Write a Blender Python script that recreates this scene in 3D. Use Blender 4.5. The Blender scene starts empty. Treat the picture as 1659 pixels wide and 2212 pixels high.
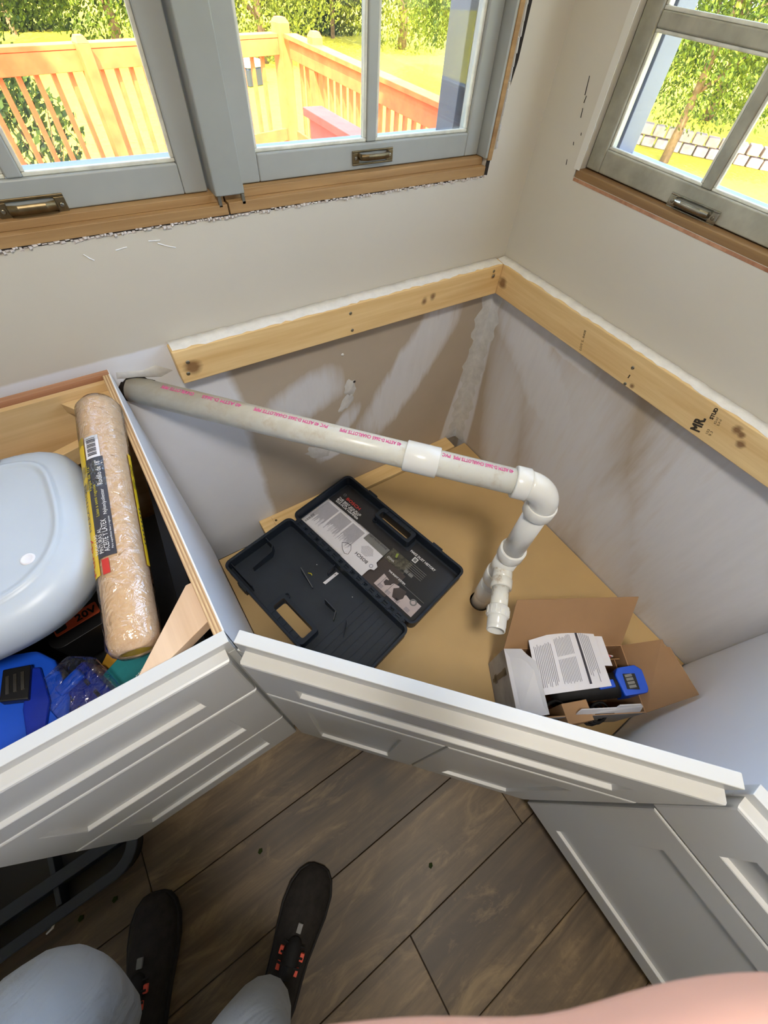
import bpy, bmesh, math, random
from mathutils import Vector, Matrix
from mathutils.geometry import tessellate_polygon
PI = math.pi
sc = bpy.context.scene
col = sc.collection

# ---------------------------------------------------------------- camera
cd = bpy.data.cameras.new('camera'); cam = bpy.data.objects.new('camera', cd); col.objects.link(cam)
CAM = Vector((-1.1031, -.942, 1.4493))
cam.location = CAM; cam.rotation_euler = (.605, -.079, -.5905)
cd.sensor_fit = 'HORIZONTAL'; cd.sensor_width = 36.0
cd.lens = 879.65/1659*36; cd.shift_x = -23.55/1659; cd.clip_start = .004; cd.clip_end = 300
cd.dof.use_dof = True; cd.dof.focus_distance = 1.05; cd.dof.aperture_fstop = 30
sc.camera = cam

# ---------------------------------------------------------------- sky, sun, exposure
w = bpy.data.worlds.new('world'); sc.world = w; w.use_nodes = True
nt = w.node_tree; bg = nt.nodes['Background']
sky = nt.nodes.new('ShaderNodeTexSky'); sky.sky_type = 'NISHITA'; sky.sun_disc = False
sky.sun_elevation = math.radians(51); sky.sun_rotation = math.radians(210); sky.air_density = 1.0; sky.dust_density = 2.0
mxs = nt.nodes.new('ShaderNodeMixRGB'); mxs.inputs[0].default_value = .55; mxs.inputs[2].default_value = (.36, .38, .40, 1)
nt.links.new(sky.outputs[0], mxs.inputs[1])
nt.links.new(mxs.outputs[0], bg.inputs[0]); bg.inputs[1].default_value = 2.9
sd = bpy.data.lights.new('sun', 'SUN'); so = bpy.data.objects.new('sun', sd); col.objects.link(so)
sd.energy = 11.0; sd.color = (1, .93, .78); sd.angle = .012
so.rotation_euler = Vector((.4, .68, -1)).to_track_quat('-Z', 'Y').to_euler()
so.location = (-4, -6, 9)
sc.view_settings.view_transform = 'Standard'; sc.view_settings.look = 'None'
sc.view_settings.exposure = 0.85; sc.view_settings.gamma = 1; sc.view_settings.use_curve_mapping = False
sc.cycles.use_denoising = True
sc.cycles.max_bounces = 10; sc.cycles.diffuse_bounces = 6; sc.cycles.glossy_bounces = 3; sc.cycles.transparent_max_bounces = 12
sc.cycles.sample_clamp_indirect = 8

def portal(name, loc, rot, sx, sy):
    d = bpy.data.lights.new(name, 'AREA'); d.shape = 'RECTANGLE'; d.size = sx; d.size_y = sy
    o = bpy.data.objects.new(name, d); col.objects.link(o); o.location = loc; o.rotation_euler = rot
    d.cycles.is_portal = True
portal('window_portal', (-1.0, .14, 1.75), (PI/2, 0, 0), 1.75, 1.35)
portal('window_portal_side', (.14, -.75, 1.75), (PI/2, 0, -PI/2), 1.3, 1.35)
portal('window_portal_rear', (-4.62, -2.0, 1.75), (PI/2, 0, PI/2), .7, .6)  # unseen rear opening, put in and sized for fill light
ld = bpy.data.lights.new('ceiling_lamp', 'AREA'); ld.shape = 'DISK'; ld.size = .34; ld.energy = 15; ld.color = (1, .93, .84)  # unseen lamp added to fill the cabinet cavity and fronts
lo = bpy.data.objects.new('ceiling_lamp', ld); col.objects.link(lo); lo.location = (-1.15, -1.35, 2.405)

# ---------------------------------------------------------------- materials
def srgb(r, g, b):
    f = lambda c: (c/255)/12.92 if c/255 <= .04045 else ((c/255+.055)/1.055)**2.4
    return (f(r), f(g), f(b), 1)
class NT:
    def __init__(s, m): s.t = m.node_tree; s.b = s.t.nodes['Principled BSDF']
    def n(s, typ, ins=None, **kw):
        x = s.t.nodes.new('ShaderNode'+typ)
        for k, v in kw.items(): setattr(x, k, v)
        for k, v in (ins or {}).items(): s.put(x, k, v)
        return x
    def put(s, x, k, v):
        if hasattr(v, 'is_output') or isinstance(v, bpy.types.NodeSocket): s.t.links.new(v, x.inputs[k])
        else: x.inputs[k].default_value = v
    def math(s, op, a, b=0., c=0.):
        return s.n('Math', {0: a, 1: b, 2: c}, operation=op).outputs[0]
    def mix(s, f, a, b, mode='MIX'):
        return s.n('MixRGB', {0: f, 1: a, 2: b}, blend_type=mode).outputs[0]
    def ramp(s, f, stops):
        r = s.n('ValToRGB', {0: f}); e = r.color_ramp.elements
        while len(e) < len(stops): e.new(.5)
        for k, (p, c) in enumerate(stops): e[k].position = p; e[k].color = c
        return r.outputs[0]
    def noise(s, vec, scale, detail=3, rough=.5, dist=0.):
        return s.n('TexNoise', {'Vector': vec, 'Scale': scale, 'Detail': detail, 'Roughness': rough, 'Distortion': dist}).outputs['Fac']
    def map(s, vec, loc=(0,0,0), rot=(0,0,0), sca=(1,1,1)):
        return s.n('Mapping', {'Vector': vec, 'Location': loc, 'Rotation': rot, 'Scale': sca}).outputs[0]
    def obj(s): return s.n('TexCoord').outputs['Object']
    def pos(s): return s.n('NewGeometry').outputs['Position']
    def bump(s, h, st=.2, d=.002):
        s.put(s.b, 'Normal', s.n('Bump', {'Height': h, 'Strength': st, 'Distance': d}).outputs[0])
def new(name, c, rough=.5, metal=0., spec=.5):
    m = bpy.data.materials.new(name); m.use_nodes = True; k = NT(m)
    k.b.inputs['Base Color'].default_value = c; k.b.inputs['Roughness'].default_value = rough
    k.b.inputs['Metallic'].default_value = metal; k.b.inputs['Specular IOR Level'].default_value = spec
    return m, k
def plain(name, c, rough=.5, var=.06, scale=8, metal=0., spec=.5, bump=0., bscale=60):
    m, k = new(name, c, rough, metal, spec)
    f = k.noise(k.obj(), scale, 4, .6)
    d = tuple(max(0, x*(1-var*2)) for x in c[:3])+(1,); l = tuple(min(1, x*(1+var)) for x in c[:3])+(1,)
    k.put(k.b, 'Base Color', k.ramp(f, [(.3, d), (.7, l)]))
    if bump: k.bump(k.noise(k.obj(), bscale, 4), bump)
    return m
def woodmat(name, c1, c2, axis='x', s=1., rough=.6, knots=False, vary=0., dark=None):
    m, k = new(name, c1, rough)
    v = k.obj()
    sca = {'x': (1.2, 26, 26), 'y': (26, 1.2, 26), 'z': (26, 26, 1.2)}[axis]
    if vary:
        r = k.n('ObjectInfo').outputs['Random']
        off = k.n('CombineXYZ', {0: k.math('MULTIPLY', r, 37.), 1: k.math('MULTIPLY', r, 91.), 2: 0.}).outputs[0]
        v = k.n('VectorMath', {0: v, 1: off}, operation='ADD').outputs[0]
    v2 = k.map(v, sca=tuple(q*s for q in sca))
    f1 = k.noise(v2, 2.2, 5, .6, .6)
    f2 = k.noise(k.map(v, sca=tuple(q*s*.35 for q in sca)), 1.6, 3, .5, 1.2)
    f = k.math('ADD', k.math('MULTIPLY', f1, .55), k.math('MULTIPLY', f2, .45))
    cc = k.ramp(f, [(.34, c2), (.62, c1)])
    if vary:
        hv = k.n('HueSaturation', {'Color': cc, 'Value': k.math('ADD', 1-vary, k.math('MULTIPLY', r, 2*vary))}).outputs[0]
        cc = hv
    if dark:
        f3 = k.noise(k.map(v, sca=tuple(q*s*.12 for q in sca)), 3.0, 4, .6, .8)
        cc = k.mix(k.ramp(f3, [(.48, (0,0,0,1)), (.68, (1,1,1,1))]), cc, dark)
    if knots:
        if isinstance(knots, tuple):
            vv = k.n('TexVoronoi', {'Vector': k.map(v, sca=knots), 'Scale': 1.0}).outputs['Distance']
            kk = k.ramp(vv, [(.03, (1,1,1,1)), (.075, (0,0,0,1))])
            cc = k.mix(k.math('MULTIPLY', kk, .75), cc, srgb(60, 44, 30))
        else:
            for (p, r0) in knots:
                d = k.n('VectorMath', {0: k.pos(), 1: p}, operation='DISTANCE').outputs['Value']
                d = k.math('ADD', d, k.math('MULTIPLY', k.math('SUBTRACT', f1, .5), r0*1.2))
                kk = k.n('MapRange', {'Value': d, 1: r0*.35, 2: r0, 3: .8, 4: 0.}).outputs[0]
                cc = k.mix(kk, cc, srgb(104, 62, 30))
    k.put(k.b, 'Base Color', cc); k.bump(f1, .15, .001)
    return m
M = {}
M['white_paint'] = plain('white_paint', srgb(204, 206, 208), .32, .02, 3)
M['cab_white'] = plain('cabinet_white', srgb(203, 203, 200), .35, .015, 2)
M['melamine'] = plain('white_melamine', srgb(232, 234, 238), .4, .01, 3)
M['strip_paint'] = plain('cover_strip_paint', srgb(150, 152, 146), .4, .05, 6)
M['sash'] = plain('sash_paint', srgb(160, 162, 156), .4, .05, 6)
M['sash_dirty'] = plain('sash_paint_worn', srgb(164, 160, 142), .45, .14, 14)
M['sash_out'] = plain('outside_trim_grey', srgb(92, 98, 116), .5, .08, 6)
M['bead'] = plain('glazing_bead', srgb(214, 212, 196), .5, .12, 30)
M['stud'] = woodmat('stud_pine', srgb(240, 208, 150), srgb(218, 178, 116), 'x', 1, .6, knots=[((-.335, -.038, .832), .013), ((-.305, -.038, .838), .013), ((-1.0, -.038, .83), .022), ((-.07, -.038, .85), .009)])
M['stud_y'] = woodmat('stud_pine_side', srgb(236, 206, 150), srgb(212, 174, 116), 'y', 1, .6, knots=[((-.038, -.055, .83), .02), ((-.038, -.582, .80), .009), ((-.038, -.838, .858), .013), ((-.038, -.852, .854), .010), ((-.038, -.865, .835), .012)])
M['pine_old'] = woodmat('window_frame_pine', srgb(176, 140, 92), srgb(140, 104, 62), 'x', 1, .6)
M['pine_old_y'] = woodmat('window_frame_pine_side', srgb(150, 116, 72), srgb(122, 90, 54), 'y', 1, .6)
M['light_ply'] = woodmat('birch_ply', srgb(228, 198, 150), srgb(206, 172, 120), 'x', .8, .55)
M['brace'] = woodmat('brace_wood', srgb(222, 192, 160), srgb(200, 166, 132), 'y', .8, .55)
M['redwood_strip'] = woodmat('reddish_strip', srgb(186, 138, 104), srgb(146, 96, 66), 'x', 1.2, .6)
M['mdf'] = plain('tan_hardboard', srgb(198, 166, 114), .65, .04, 3, bump=.05, bscale=200)
M['gap'] = plain('dark_void', srgb(38, 30, 24), .9, .1)
M['plaster'] = plain('plaster_crumbs', srgb(214, 204, 196), .9, .12, 60, bump=.6, bscale=90)
M['mud'] = plain('joint_compound', srgb(205, 203, 198), .85, .08, 30, bump=.4, bscale=50)
M['pvc'] = plain('white_pvc', srgb(232, 231, 224), .22, .02, 5)
M['steel'] = plain('steel', srgb(150, 145, 130), .35, .1, 40, metal=1)
M['brass'] = plain('dull_brass', srgb(128, 112, 82), .4, .15, 60, metal=.9)
M['nickel'] = plain('worn_nickel', srgb(176, 172, 156), .25, .15, 30, metal=.95)
M['case'] = plain('navy_plastic', srgb(24, 34, 46), .42, .1, 20, bump=.08, bscale=250)
M['case_in'] = plain('dark_blue_grey_plastic', srgb(38, 45, 54), .5, .08, 15, bump=.08, bscale=250)
M['black'] = plain('black_plastic', srgb(20, 20, 21), .4, .1, 20)
M['rubber'] = plain('black_rubber', srgb(16, 15, 15), .7, .2, 30, bump=.3, bscale=80)
M['card_black'] = plain('printed_black_card', srgb(46, 46, 48), .22, .03, 4)
M['grey_print'] = plain('grey_print', srgb(122, 122, 120), .4, .05, 20)
M['pink_print'] = plain('pinkish_print', srgb(196, 182, 180), .4, .03, 20)
M['brown_print'] = plain('brown_print', srgb(72, 62, 56), .35, .05, 20)
M['olive_print'] = plain('olive_photo', srgb(92, 88, 72), .35, .5, 60)
M['lime_print'] = plain('lime_print', srgb(150, 170, 70), .4, .1, 30)
M['paper'] = plain('paper', srgb(226, 224, 228), .8, .02, 10)
M['paper_blue'] = plain('paper_text_grey', srgb(170, 170, 176), .8, .05, 200)
M['ink'] = plain('ink', srgb(60, 58, 66), .7, .1, 50)
M['ink_faint'] = plain('ink_faint', srgb(128, 126, 136), .7, .1, 50)
M['label_dark'] = plain('dark_label_film', srgb(62, 60, 66), .35, .03, 10)
M['red'] = plain('red_print', srgb(196, 52, 44), .5, .05, 10)
M['pink_ink'] = plain('pink_ink', srgb(222, 92, 150), .5, .1, 60)
M['white_ink'] = plain('white_ink', srgb(232, 232, 232), .5, .02, 10)
M['yellow_ink'] = plain('yellow_ink', srgb(205, 190, 40), .5, .03, 10)
M['stamp'] = plain('stamp_ink', srgb(62, 52, 40), .8, .3, 200)
M['lid'] = plain('white_lid_plastic', srgb(184, 192, 200), .38, .03, 5, bump=.03, bscale=120)
M['bin'] = plain('white_bin_plastic', srgb(200, 208, 214), .4, .03, 5)
M['kraft'] = plain('brown_cardboard', srgb(168, 130, 92), .8, .04, 8, bump=.05, bscale=120)
M['kraft_dark'] = plain('brown_cardboard_inside', srgb(150, 112, 74), .85, .05, 8)
M['box_print'] = plain('grey_printed_cardboard', srgb(150, 148, 146), .45, .25, 9)
M['box_white'] = plain('white_coated_cardboard', srgb(206, 205, 208), .55, .03, 6)
M['blue'] = plain('bright_blue_plastic', srgb(22, 82, 205), .38, .05, 10)
M['blue_dark'] = plain('deep_blue_plastic', srgb(14, 44, 160), .35, .1, 20)
M['teal'] = plain('teal_card', srgb(30, 122, 128), .5, .12, 20)
M['orange'] = plain('orange_label', srgb(214, 92, 52), .5, .03, 10)
M['yellow'] = plain('yellow_plastic', srgb(222, 188, 36), .45, .05, 10)
M['amber'] = plain('amber_card', srgb(186, 134, 32), .6, .08, 10)
M['skin'] = plain('skin', srgb(206, 150, 128), .5, .05, 20)
M['trousers'] = plain('light_grey_trousers', srgb(196, 200, 204), .85, .05, 6, bump=.2, bscale=300)
M['shirt'] = plain('blue_shirt', srgb(84, 108, 158), .85, .06, 8, bump=.2, bscale=300)
M['hair'] = plain('brown_hair', srgb(70, 50, 36), .7, .2, 40)
M['shoe'] = plain('charcoal_shoe', srgb(38, 33, 29), .85, .25, 50, bump=.4, bscale=180)
M['shoe_sole'] = plain('shoe_sole', srgb(30, 28, 27), .8, .1, 20)
M['coral'] = plain('coral_lace', srgb(235, 92, 70), .6, .05, 20)
M['rail_stain'] = plain('orange_red_stain', srgb(226, 112, 60), .6, .12, 7)
M['guard_stain'] = plain('dark_red_stain', srgb(190, 92, 74), .6, .1, 7)
M['deck'] = plain('deck_board_stain', srgb(214, 124, 74), .7, .12, 5)
M['siding'] = plain('pale_siding', srgb(210, 208, 200), .7, .03, 3)
M['roofing'] = plain('grey_shingle', srgb(110, 105, 100), .9, .1, 9)
M['bark'] = plain('bark', srgb(120, 96, 70), .9, .2, 14, bump=.5, bscale=30)
M['stone'] = plain('pale_stone', srgb(178, 154, 142), .9, .15, 5, bump=.4, bscale=30)
M['car'] = plain('white_car_paint', srgb(232, 234, 240), .25, .02, 3)
M['carglass'] = plain('dark_glass', srgb(40, 46, 60), .1, .05, 3)

def leafmat(name, a, b):
    m, k = new(name, a, .55)
    f = k.n('TexWhiteNoise', {'Vector': k.n('VectorMath', {0: k.pos(), 1: (.09, .09, .09)}, operation='SNAP').outputs[0]}).outputs['Value']
    c = k.ramp(f, [(.1, b), (.9, a)])
    k.put(k.b, 'Base Color', c)
    tr = k.n('BsdfTranslucent', {'Color': c}); ms = k.n('MixShader', {0: .4})
    k.t.links.new(k.b.outputs[0], ms.inputs[1]); k.t.links.new(tr.outputs[0], ms.inputs[2])
    k.t.links.new(ms.outputs[0], k.t.nodes['Material Output'].inputs[0])
    return m
M['leaf'] = leafmat('tree_leaves', srgb(120, 134, 44), srgb(54, 70, 24))
M['leaf_dark'] = leafmat('shrub_leaves', srgb(74, 88, 32), srgb(30, 44, 18))
M['leaf_pale'] = leafmat('pale_leaves', srgb(140, 146, 50), srgb(78, 88, 30))
M['leaf_red'] = leafmat('reddish_leaves', srgb(190, 150, 90), srgb(130, 90, 60))
m, k = new('lawn_grass', srgb(196, 190, 104), .95)
f = k.noise(k.pos(), 9, 5, .7); f2 = k.noise(k.pos(), .5, 3)
k.put(k.b, 'Base Color', k.mix(f2, k.ramp(f, [(.3, srgb(156, 146, 36)), (.7, srgb(196, 182, 60))]), srgb(186, 172, 52))); k.bump(f, .6, .03); M['grass'] = m

for q in ('trousers', 'shirt'):
    k = NT(M[q]); k.bump(k.math('ADD', k.math('MULTIPLY', k.noise(k.map(k.obj(), sca=(9, 9, 3)), 1.0, 3, .5, 1.5), 1.), k.math('MULTIPLY', k.noise(k.obj(), 260, 2), .03)), .7, .03)
# glass: clear pane with dust and streaks
m = bpy.data.materials.new('window_glass'); m.use_nodes = True; k = NT(m)
tr = k.n('BsdfTransparent', {'Color': (.97, .985, .98, 1)}); gl = k.n('BsdfGlossy', {'Roughness': .02}); du = k.n('BsdfDiffuse', {'Color': (.85, .85, .85, 1)})
fr = k.n('Fresnel', {'IOR': 1.45}); m1 = k.n('MixShader', {0: k.math('MULTIPLY', fr.outputs[0], .6), 1: tr.outputs[0], 2: gl.outputs[0]})
dust = k.ramp(k.noise(k.pos(), 130, 4, .7), [(.62, (.004, .004, .004, 1)), (.78, (.10, .10, .10, 1))])
haze = k.ramp(k.n('SeparateXYZ', {0: k.pos()}).outputs[2], [(0, (0,0,0,1)), (1, (0,0,0,1))])
zf = k.n('MapRange', {'Value': k.n('SeparateXYZ', {0: k.pos()}).outputs[2], 1: 1.17, 2: 1.30, 3: .05, 4: .006}).outputs[0]
fac = k.math('ADD', dust, zf)
m2 = k.n('MixShader', {0: fac, 1: m1.outputs[0], 2: du.outputs[0]})
k.t.links.new(m2.outputs[0], k.t.nodes['Material Output'].inputs[0]); M['glass'] = m
m = bpy.data.materials.new('clear_plastic'); m.use_nodes = True; k = NT(m)
tr = k.n('BsdfTransparent', {'Color': (.92, .95, .97, 1)}); gl = k.n('BsdfGlossy', {'Roughness': .08})
wr = k.noise(k.pos(), 45, 3, .5, 1.5)
bp = k.n('Bump', {'Height': wr, 'Strength': .9, 'Distance': .006}).outputs[0]; k.put(gl, 'Normal', bp)
fr = k.n('LayerWeight', {'Blend': .25, 'Normal': bp})
m1 = k.n('MixShader', {0: k.math('ADD', k.math('MULTIPLY', fr.outputs[0], .6), .12), 1: tr.outputs[0], 2: gl.outputs[0]})
k.t.links.new(m1.outputs[0], k.t.nodes['Material Output'].inputs[0]); M['clear'] = m

# walls: painted above the counter line, bare drywall with joint compound below it
def wallmat(name, ax, blobs, white_from):
    m, k = new(name, srgb(212, 208, 198), .75)
    p = k.pos(); sx = k.n('SeparateXYZ', {0: p}); H = sx.outputs[0 if ax == 'x' else 1]; Z = sx.outputs[2]
    nz = k.noise(p, 16, 4, .6); nz2 = k.noise(p, 5, 4, .6)
    st = k.noise(k.map(p, rot=(0, .8, 0) if ax == 'x' else (.6, 0, 0), sca=(34, 34, 5)), 1.0, 4, .6)
    tan = k.mix(nz2, srgb(190, 176, 156), srgb(170, 156, 138))
    mud = k.mix(st, srgb(204, 203, 203), srgb(224, 223, 224))
    acc = None
    for (h, z, ang, L, Wd, soft) in blobs:
        dh = k.math('SUBTRACT', H, h); dz = k.math('SUBTRACT', Z, z); ca, sa = math.cos(ang), math.sin(ang)
        u = k.math('DIVIDE', k.math('ADD', k.math('MULTIPLY', dh, ca), k.math('MULTIPLY', dz, sa)), L)
        v = k.math('DIVIDE', k.math('SUBTRACT', k.math('MULTIPLY', dz, ca), k.math('MULTIPLY', dh, sa)), Wd)
        r = k.math('ADD', k.math('POWER', k.math('ABSOLUTE', u), 3.), k.math('POWER', k.math('ABSOLUTE', v), 3.))
        r = k.math('ADD', r, k.math('MULTIPLY', k.math('SUBTRACT', st, .5), 2.2))
        fct = k.n('MapRange', {'Value': r, 1: 1.0-soft*1.8, 2: 1.0+soft*1.8, 3: 1., 4: 0.}).outputs[0]
        acc = fct if acc is None else k.math('MAXIMUM', acc, fct)
    lo = k.mix(acc, tan, mud)
    prim = k.mix(nz, srgb(226, 226, 228), srgb(220, 220, 222))
    lo = k.mix(k.n('MapRange', {'Value': k.math('ADD', H, k.math('MULTIPLY', nz2, .06)), 1: white_from-.012, 2: white_from+.012, 3: 1., 4: 0.}).outputs[0], lo, prim)
    up = k.mix(nz2, srgb(204, 197, 181), srgb(198, 191, 175))
    line = k.n('MapRange', {'Value': k.math('ADD', Z, k.math('MULTIPLY', nz, .006)), 1: .879, 2: .884, 3: 0., 4: 1.}).outputs[0]
    k.put(k.b, 'Base Color', k.mix(line, lo, up)); k.bump(k.noise(p, 70, 4), .12, .001)
    return m
M['wall_A'] = wallmat('drywall_window_side', 'x', [(-.33, .56, .95, .27, .085, .25), (-.62, .40, .9, .12, .035, .3), (-.72, .6, .3, .12, .07, .4), (-.03, .45, 1.45, .5, .028, .3), (-.62, .33, .2, .08, .03, .3)], -.885)
M['wall_B'] = wallmat('drywall_right_side', 'y', [(-.30, .62, .6, .32, .10, .4), (-.5, .45, 1.2, .35, .18, .6), (-1.02, .55, 1.2, .5, .26, .4), (-.8, .28, .9, .25, .12, .6), (-.22, .35, 1.3, .3, .09, .7), (-.03, .45, 1.5, .5, .03, .3), (-1.15, .3, 1.5, .3, .14, .4), (-.25, .76, .1, .25, .03, .3)], -3)
M['wall_plain'] = plain('painted_wall', srgb(212, 208, 196), .8, .02, 4)
M['ceil'] = plain('ceiling_paint', srgb(232, 232, 228), .9, .02, 4)

# old pipe with staining
m, k = new('stained_pvc', srgb(214, 212, 198), .3)
f = k.noise(k.map(k.pos(), rot=(0, 0, -.8), sca=(6, 30, 30)), 1.0, 5, .65); f2 = k.noise(k.pos(), 22, 5, .7)
X = k.n('SeparateXYZ', {0: k.pos()}).outputs[0]
ag = k.n('MapRange', {'Value': X, 1: -.5, 2: -1.15, 3: .15, 4: .85}).outputs[0]
base = k.mix(k.math('MULTIPLY', ag, f), srgb(226, 225, 214), srgb(150, 138, 110))
k.put(k.b, 'Base Color', k.mix(k.ramp(f2, [(.56, (0,0,0,1)), (.74, (.5,.5,.5,1))]), base, srgb(176, 150, 110))); M['pvc_old'] = m
m, k = new('glue_stained_pvc', srgb(226, 224, 214), .25)
f2 = k.noise(k.pos(), 34, 5, .7)
k.put(k.b, 'Base Color', k.mix(k.ramp(f2, [(.52, (0,0,0,1)), (.66, (.8,.8,.8,1))]), srgb(228, 226, 216), srgb(176, 152, 118))); M['pvc_glue'] = m
# plywood edge with plies across thickness along given axis
def plymat(name, axis, freq):
    m, k = new(name, srgb(200, 168, 120), .7)
    c = k.n('SeparateXYZ', {0: k.pos()}).outputs['xyz'.index(axis)]
    wv = k.math('FRACT', k.math('MULTIPLY', c, freq)); nz = k.noise(k.pos(), 60, 3)
    k.put(k.b, 'Base Color', k.mix(nz, k.ramp(wv, [(.0, srgb(226, 196, 146)), (.35, srgb(230, 204, 156)), (.42, srgb(142, 100, 66)), (.8, srgb(160, 118, 82)), (.88, srgb(220, 190, 140))]), srgb(180, 146, 106)))
    return m
M['ply_x'] = plymat('plywood_edge', 'x', 210)
M['floor'] = woodmat('oak_vinyl_plank', srgb(118, 98, 71), srgb(68, 55, 40), 'x', .8, .5, knots=(1.3, 4.2, 4.2), vary=.16, dark=srgb(72, 60, 48))
k = NT(M['floor']); cc = k.b.inputs['Base Color'].links[0].from_socket
rr_ = k.n('ObjectInfo').outputs['Random']; ov = k.n('VectorMath', {0: k.obj(), 1: k.n('CombineXYZ', {0: k.math('MULTIPLY', rr_, 23.), 1: k.math('MULTIPLY', rr_, 57.)}).outputs[0]}, operation='ADD').outputs[0]
mo = k.noise(k.map(ov, sca=(5, 14, 14)), 1.0, 6, .7, 1.0)
cc2 = k.mix(k.math('MULTIPLY', k.n('MapRange', {'Value': mo, 1: .42, 2: .7, 3: 0., 4: 1.}).outputs[0], .55), cc, srgb(58, 50, 40))
cc2 = k.mix(k.math('MULTIPLY', k.n('MapRange', {'Value': mo, 1: .46, 2: .3, 3: 0., 4: 1.}).outputs[0], .5), cc2, srgb(146, 124, 88))
kv = k.n('VectorMath', {0: k.pos(), 1: (-1.03, -.96, 0)}, operation='DISTANCE').outputs['Value']
kv = k.math('ADD', kv, k.math('MULTIPLY', k.math('SUBTRACT', mo, .5), .08))
cc2 = k.mix(k.n('MapRange', {'Value': kv, 1: .012, 2: .055, 3: .7, 4: 0.}).outputs[0], cc2, srgb(62, 56, 50))
k.put(k.b, 'Base Color', cc2)
m, k = new('roller_nap', srgb(222, 184, 134), .95)
f = k.noise(k.pos(), 140, 5, .7)
k.put(k.b, 'Base Color', k.ramp(f, [(.3, srgb(224, 182, 140)), (.7, srgb(238, 204, 166))])); k.bump(f, .25, .002); M['nap'] = m

for q in ('grass', 'rail_stain', 'guard_stain', 'deck', 'stone', 'bark', 'leaf', 'leaf_dark', 'leaf_pale', 'siding', 'roofing'): M[q].node_tree.nodes['Principled BSDF'].inputs['Specular IOR Level'].default_value = .08
# ---------------------------------------------------------------- mesh helpers
WL = {}
def wl(o): return WL.get(o.name, Vector((0, 0, 0)))
def empty(name, loc):
    o = bpy.data.objects.new(name, None); col.objects.link(o); o.location = loc; o.empty_display_size = .05
    WL[o.name] = Vector(loc); return o
def tag(o, label=None, cat=None, group=None, kind=None):
    if label: o['label'] = label
    if cat: o['category'] = cat
    if group: o['group'] = group
    if kind: o['kind'] = kind
    return o
def thing(name, label, cat, loc, group=None): return tag(empty(name, loc), label, cat, group)
def link(name, me, mats, parent=None, loc=None):
    o = bpy.data.objects.new(name, me); col.objects.link(o)
    for q in (mats if isinstance(mats, (list, tuple)) else [mats]): me.materials.append(M[q] if isinstance(q, str) else q)
    if parent is not None:
        o.parent = parent; o.location = -wl(parent) if loc is None else loc
        WL[o.name] = Vector((0, 0, 0)) if loc is None else wl(parent)+Vector(loc)
    return o
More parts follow.
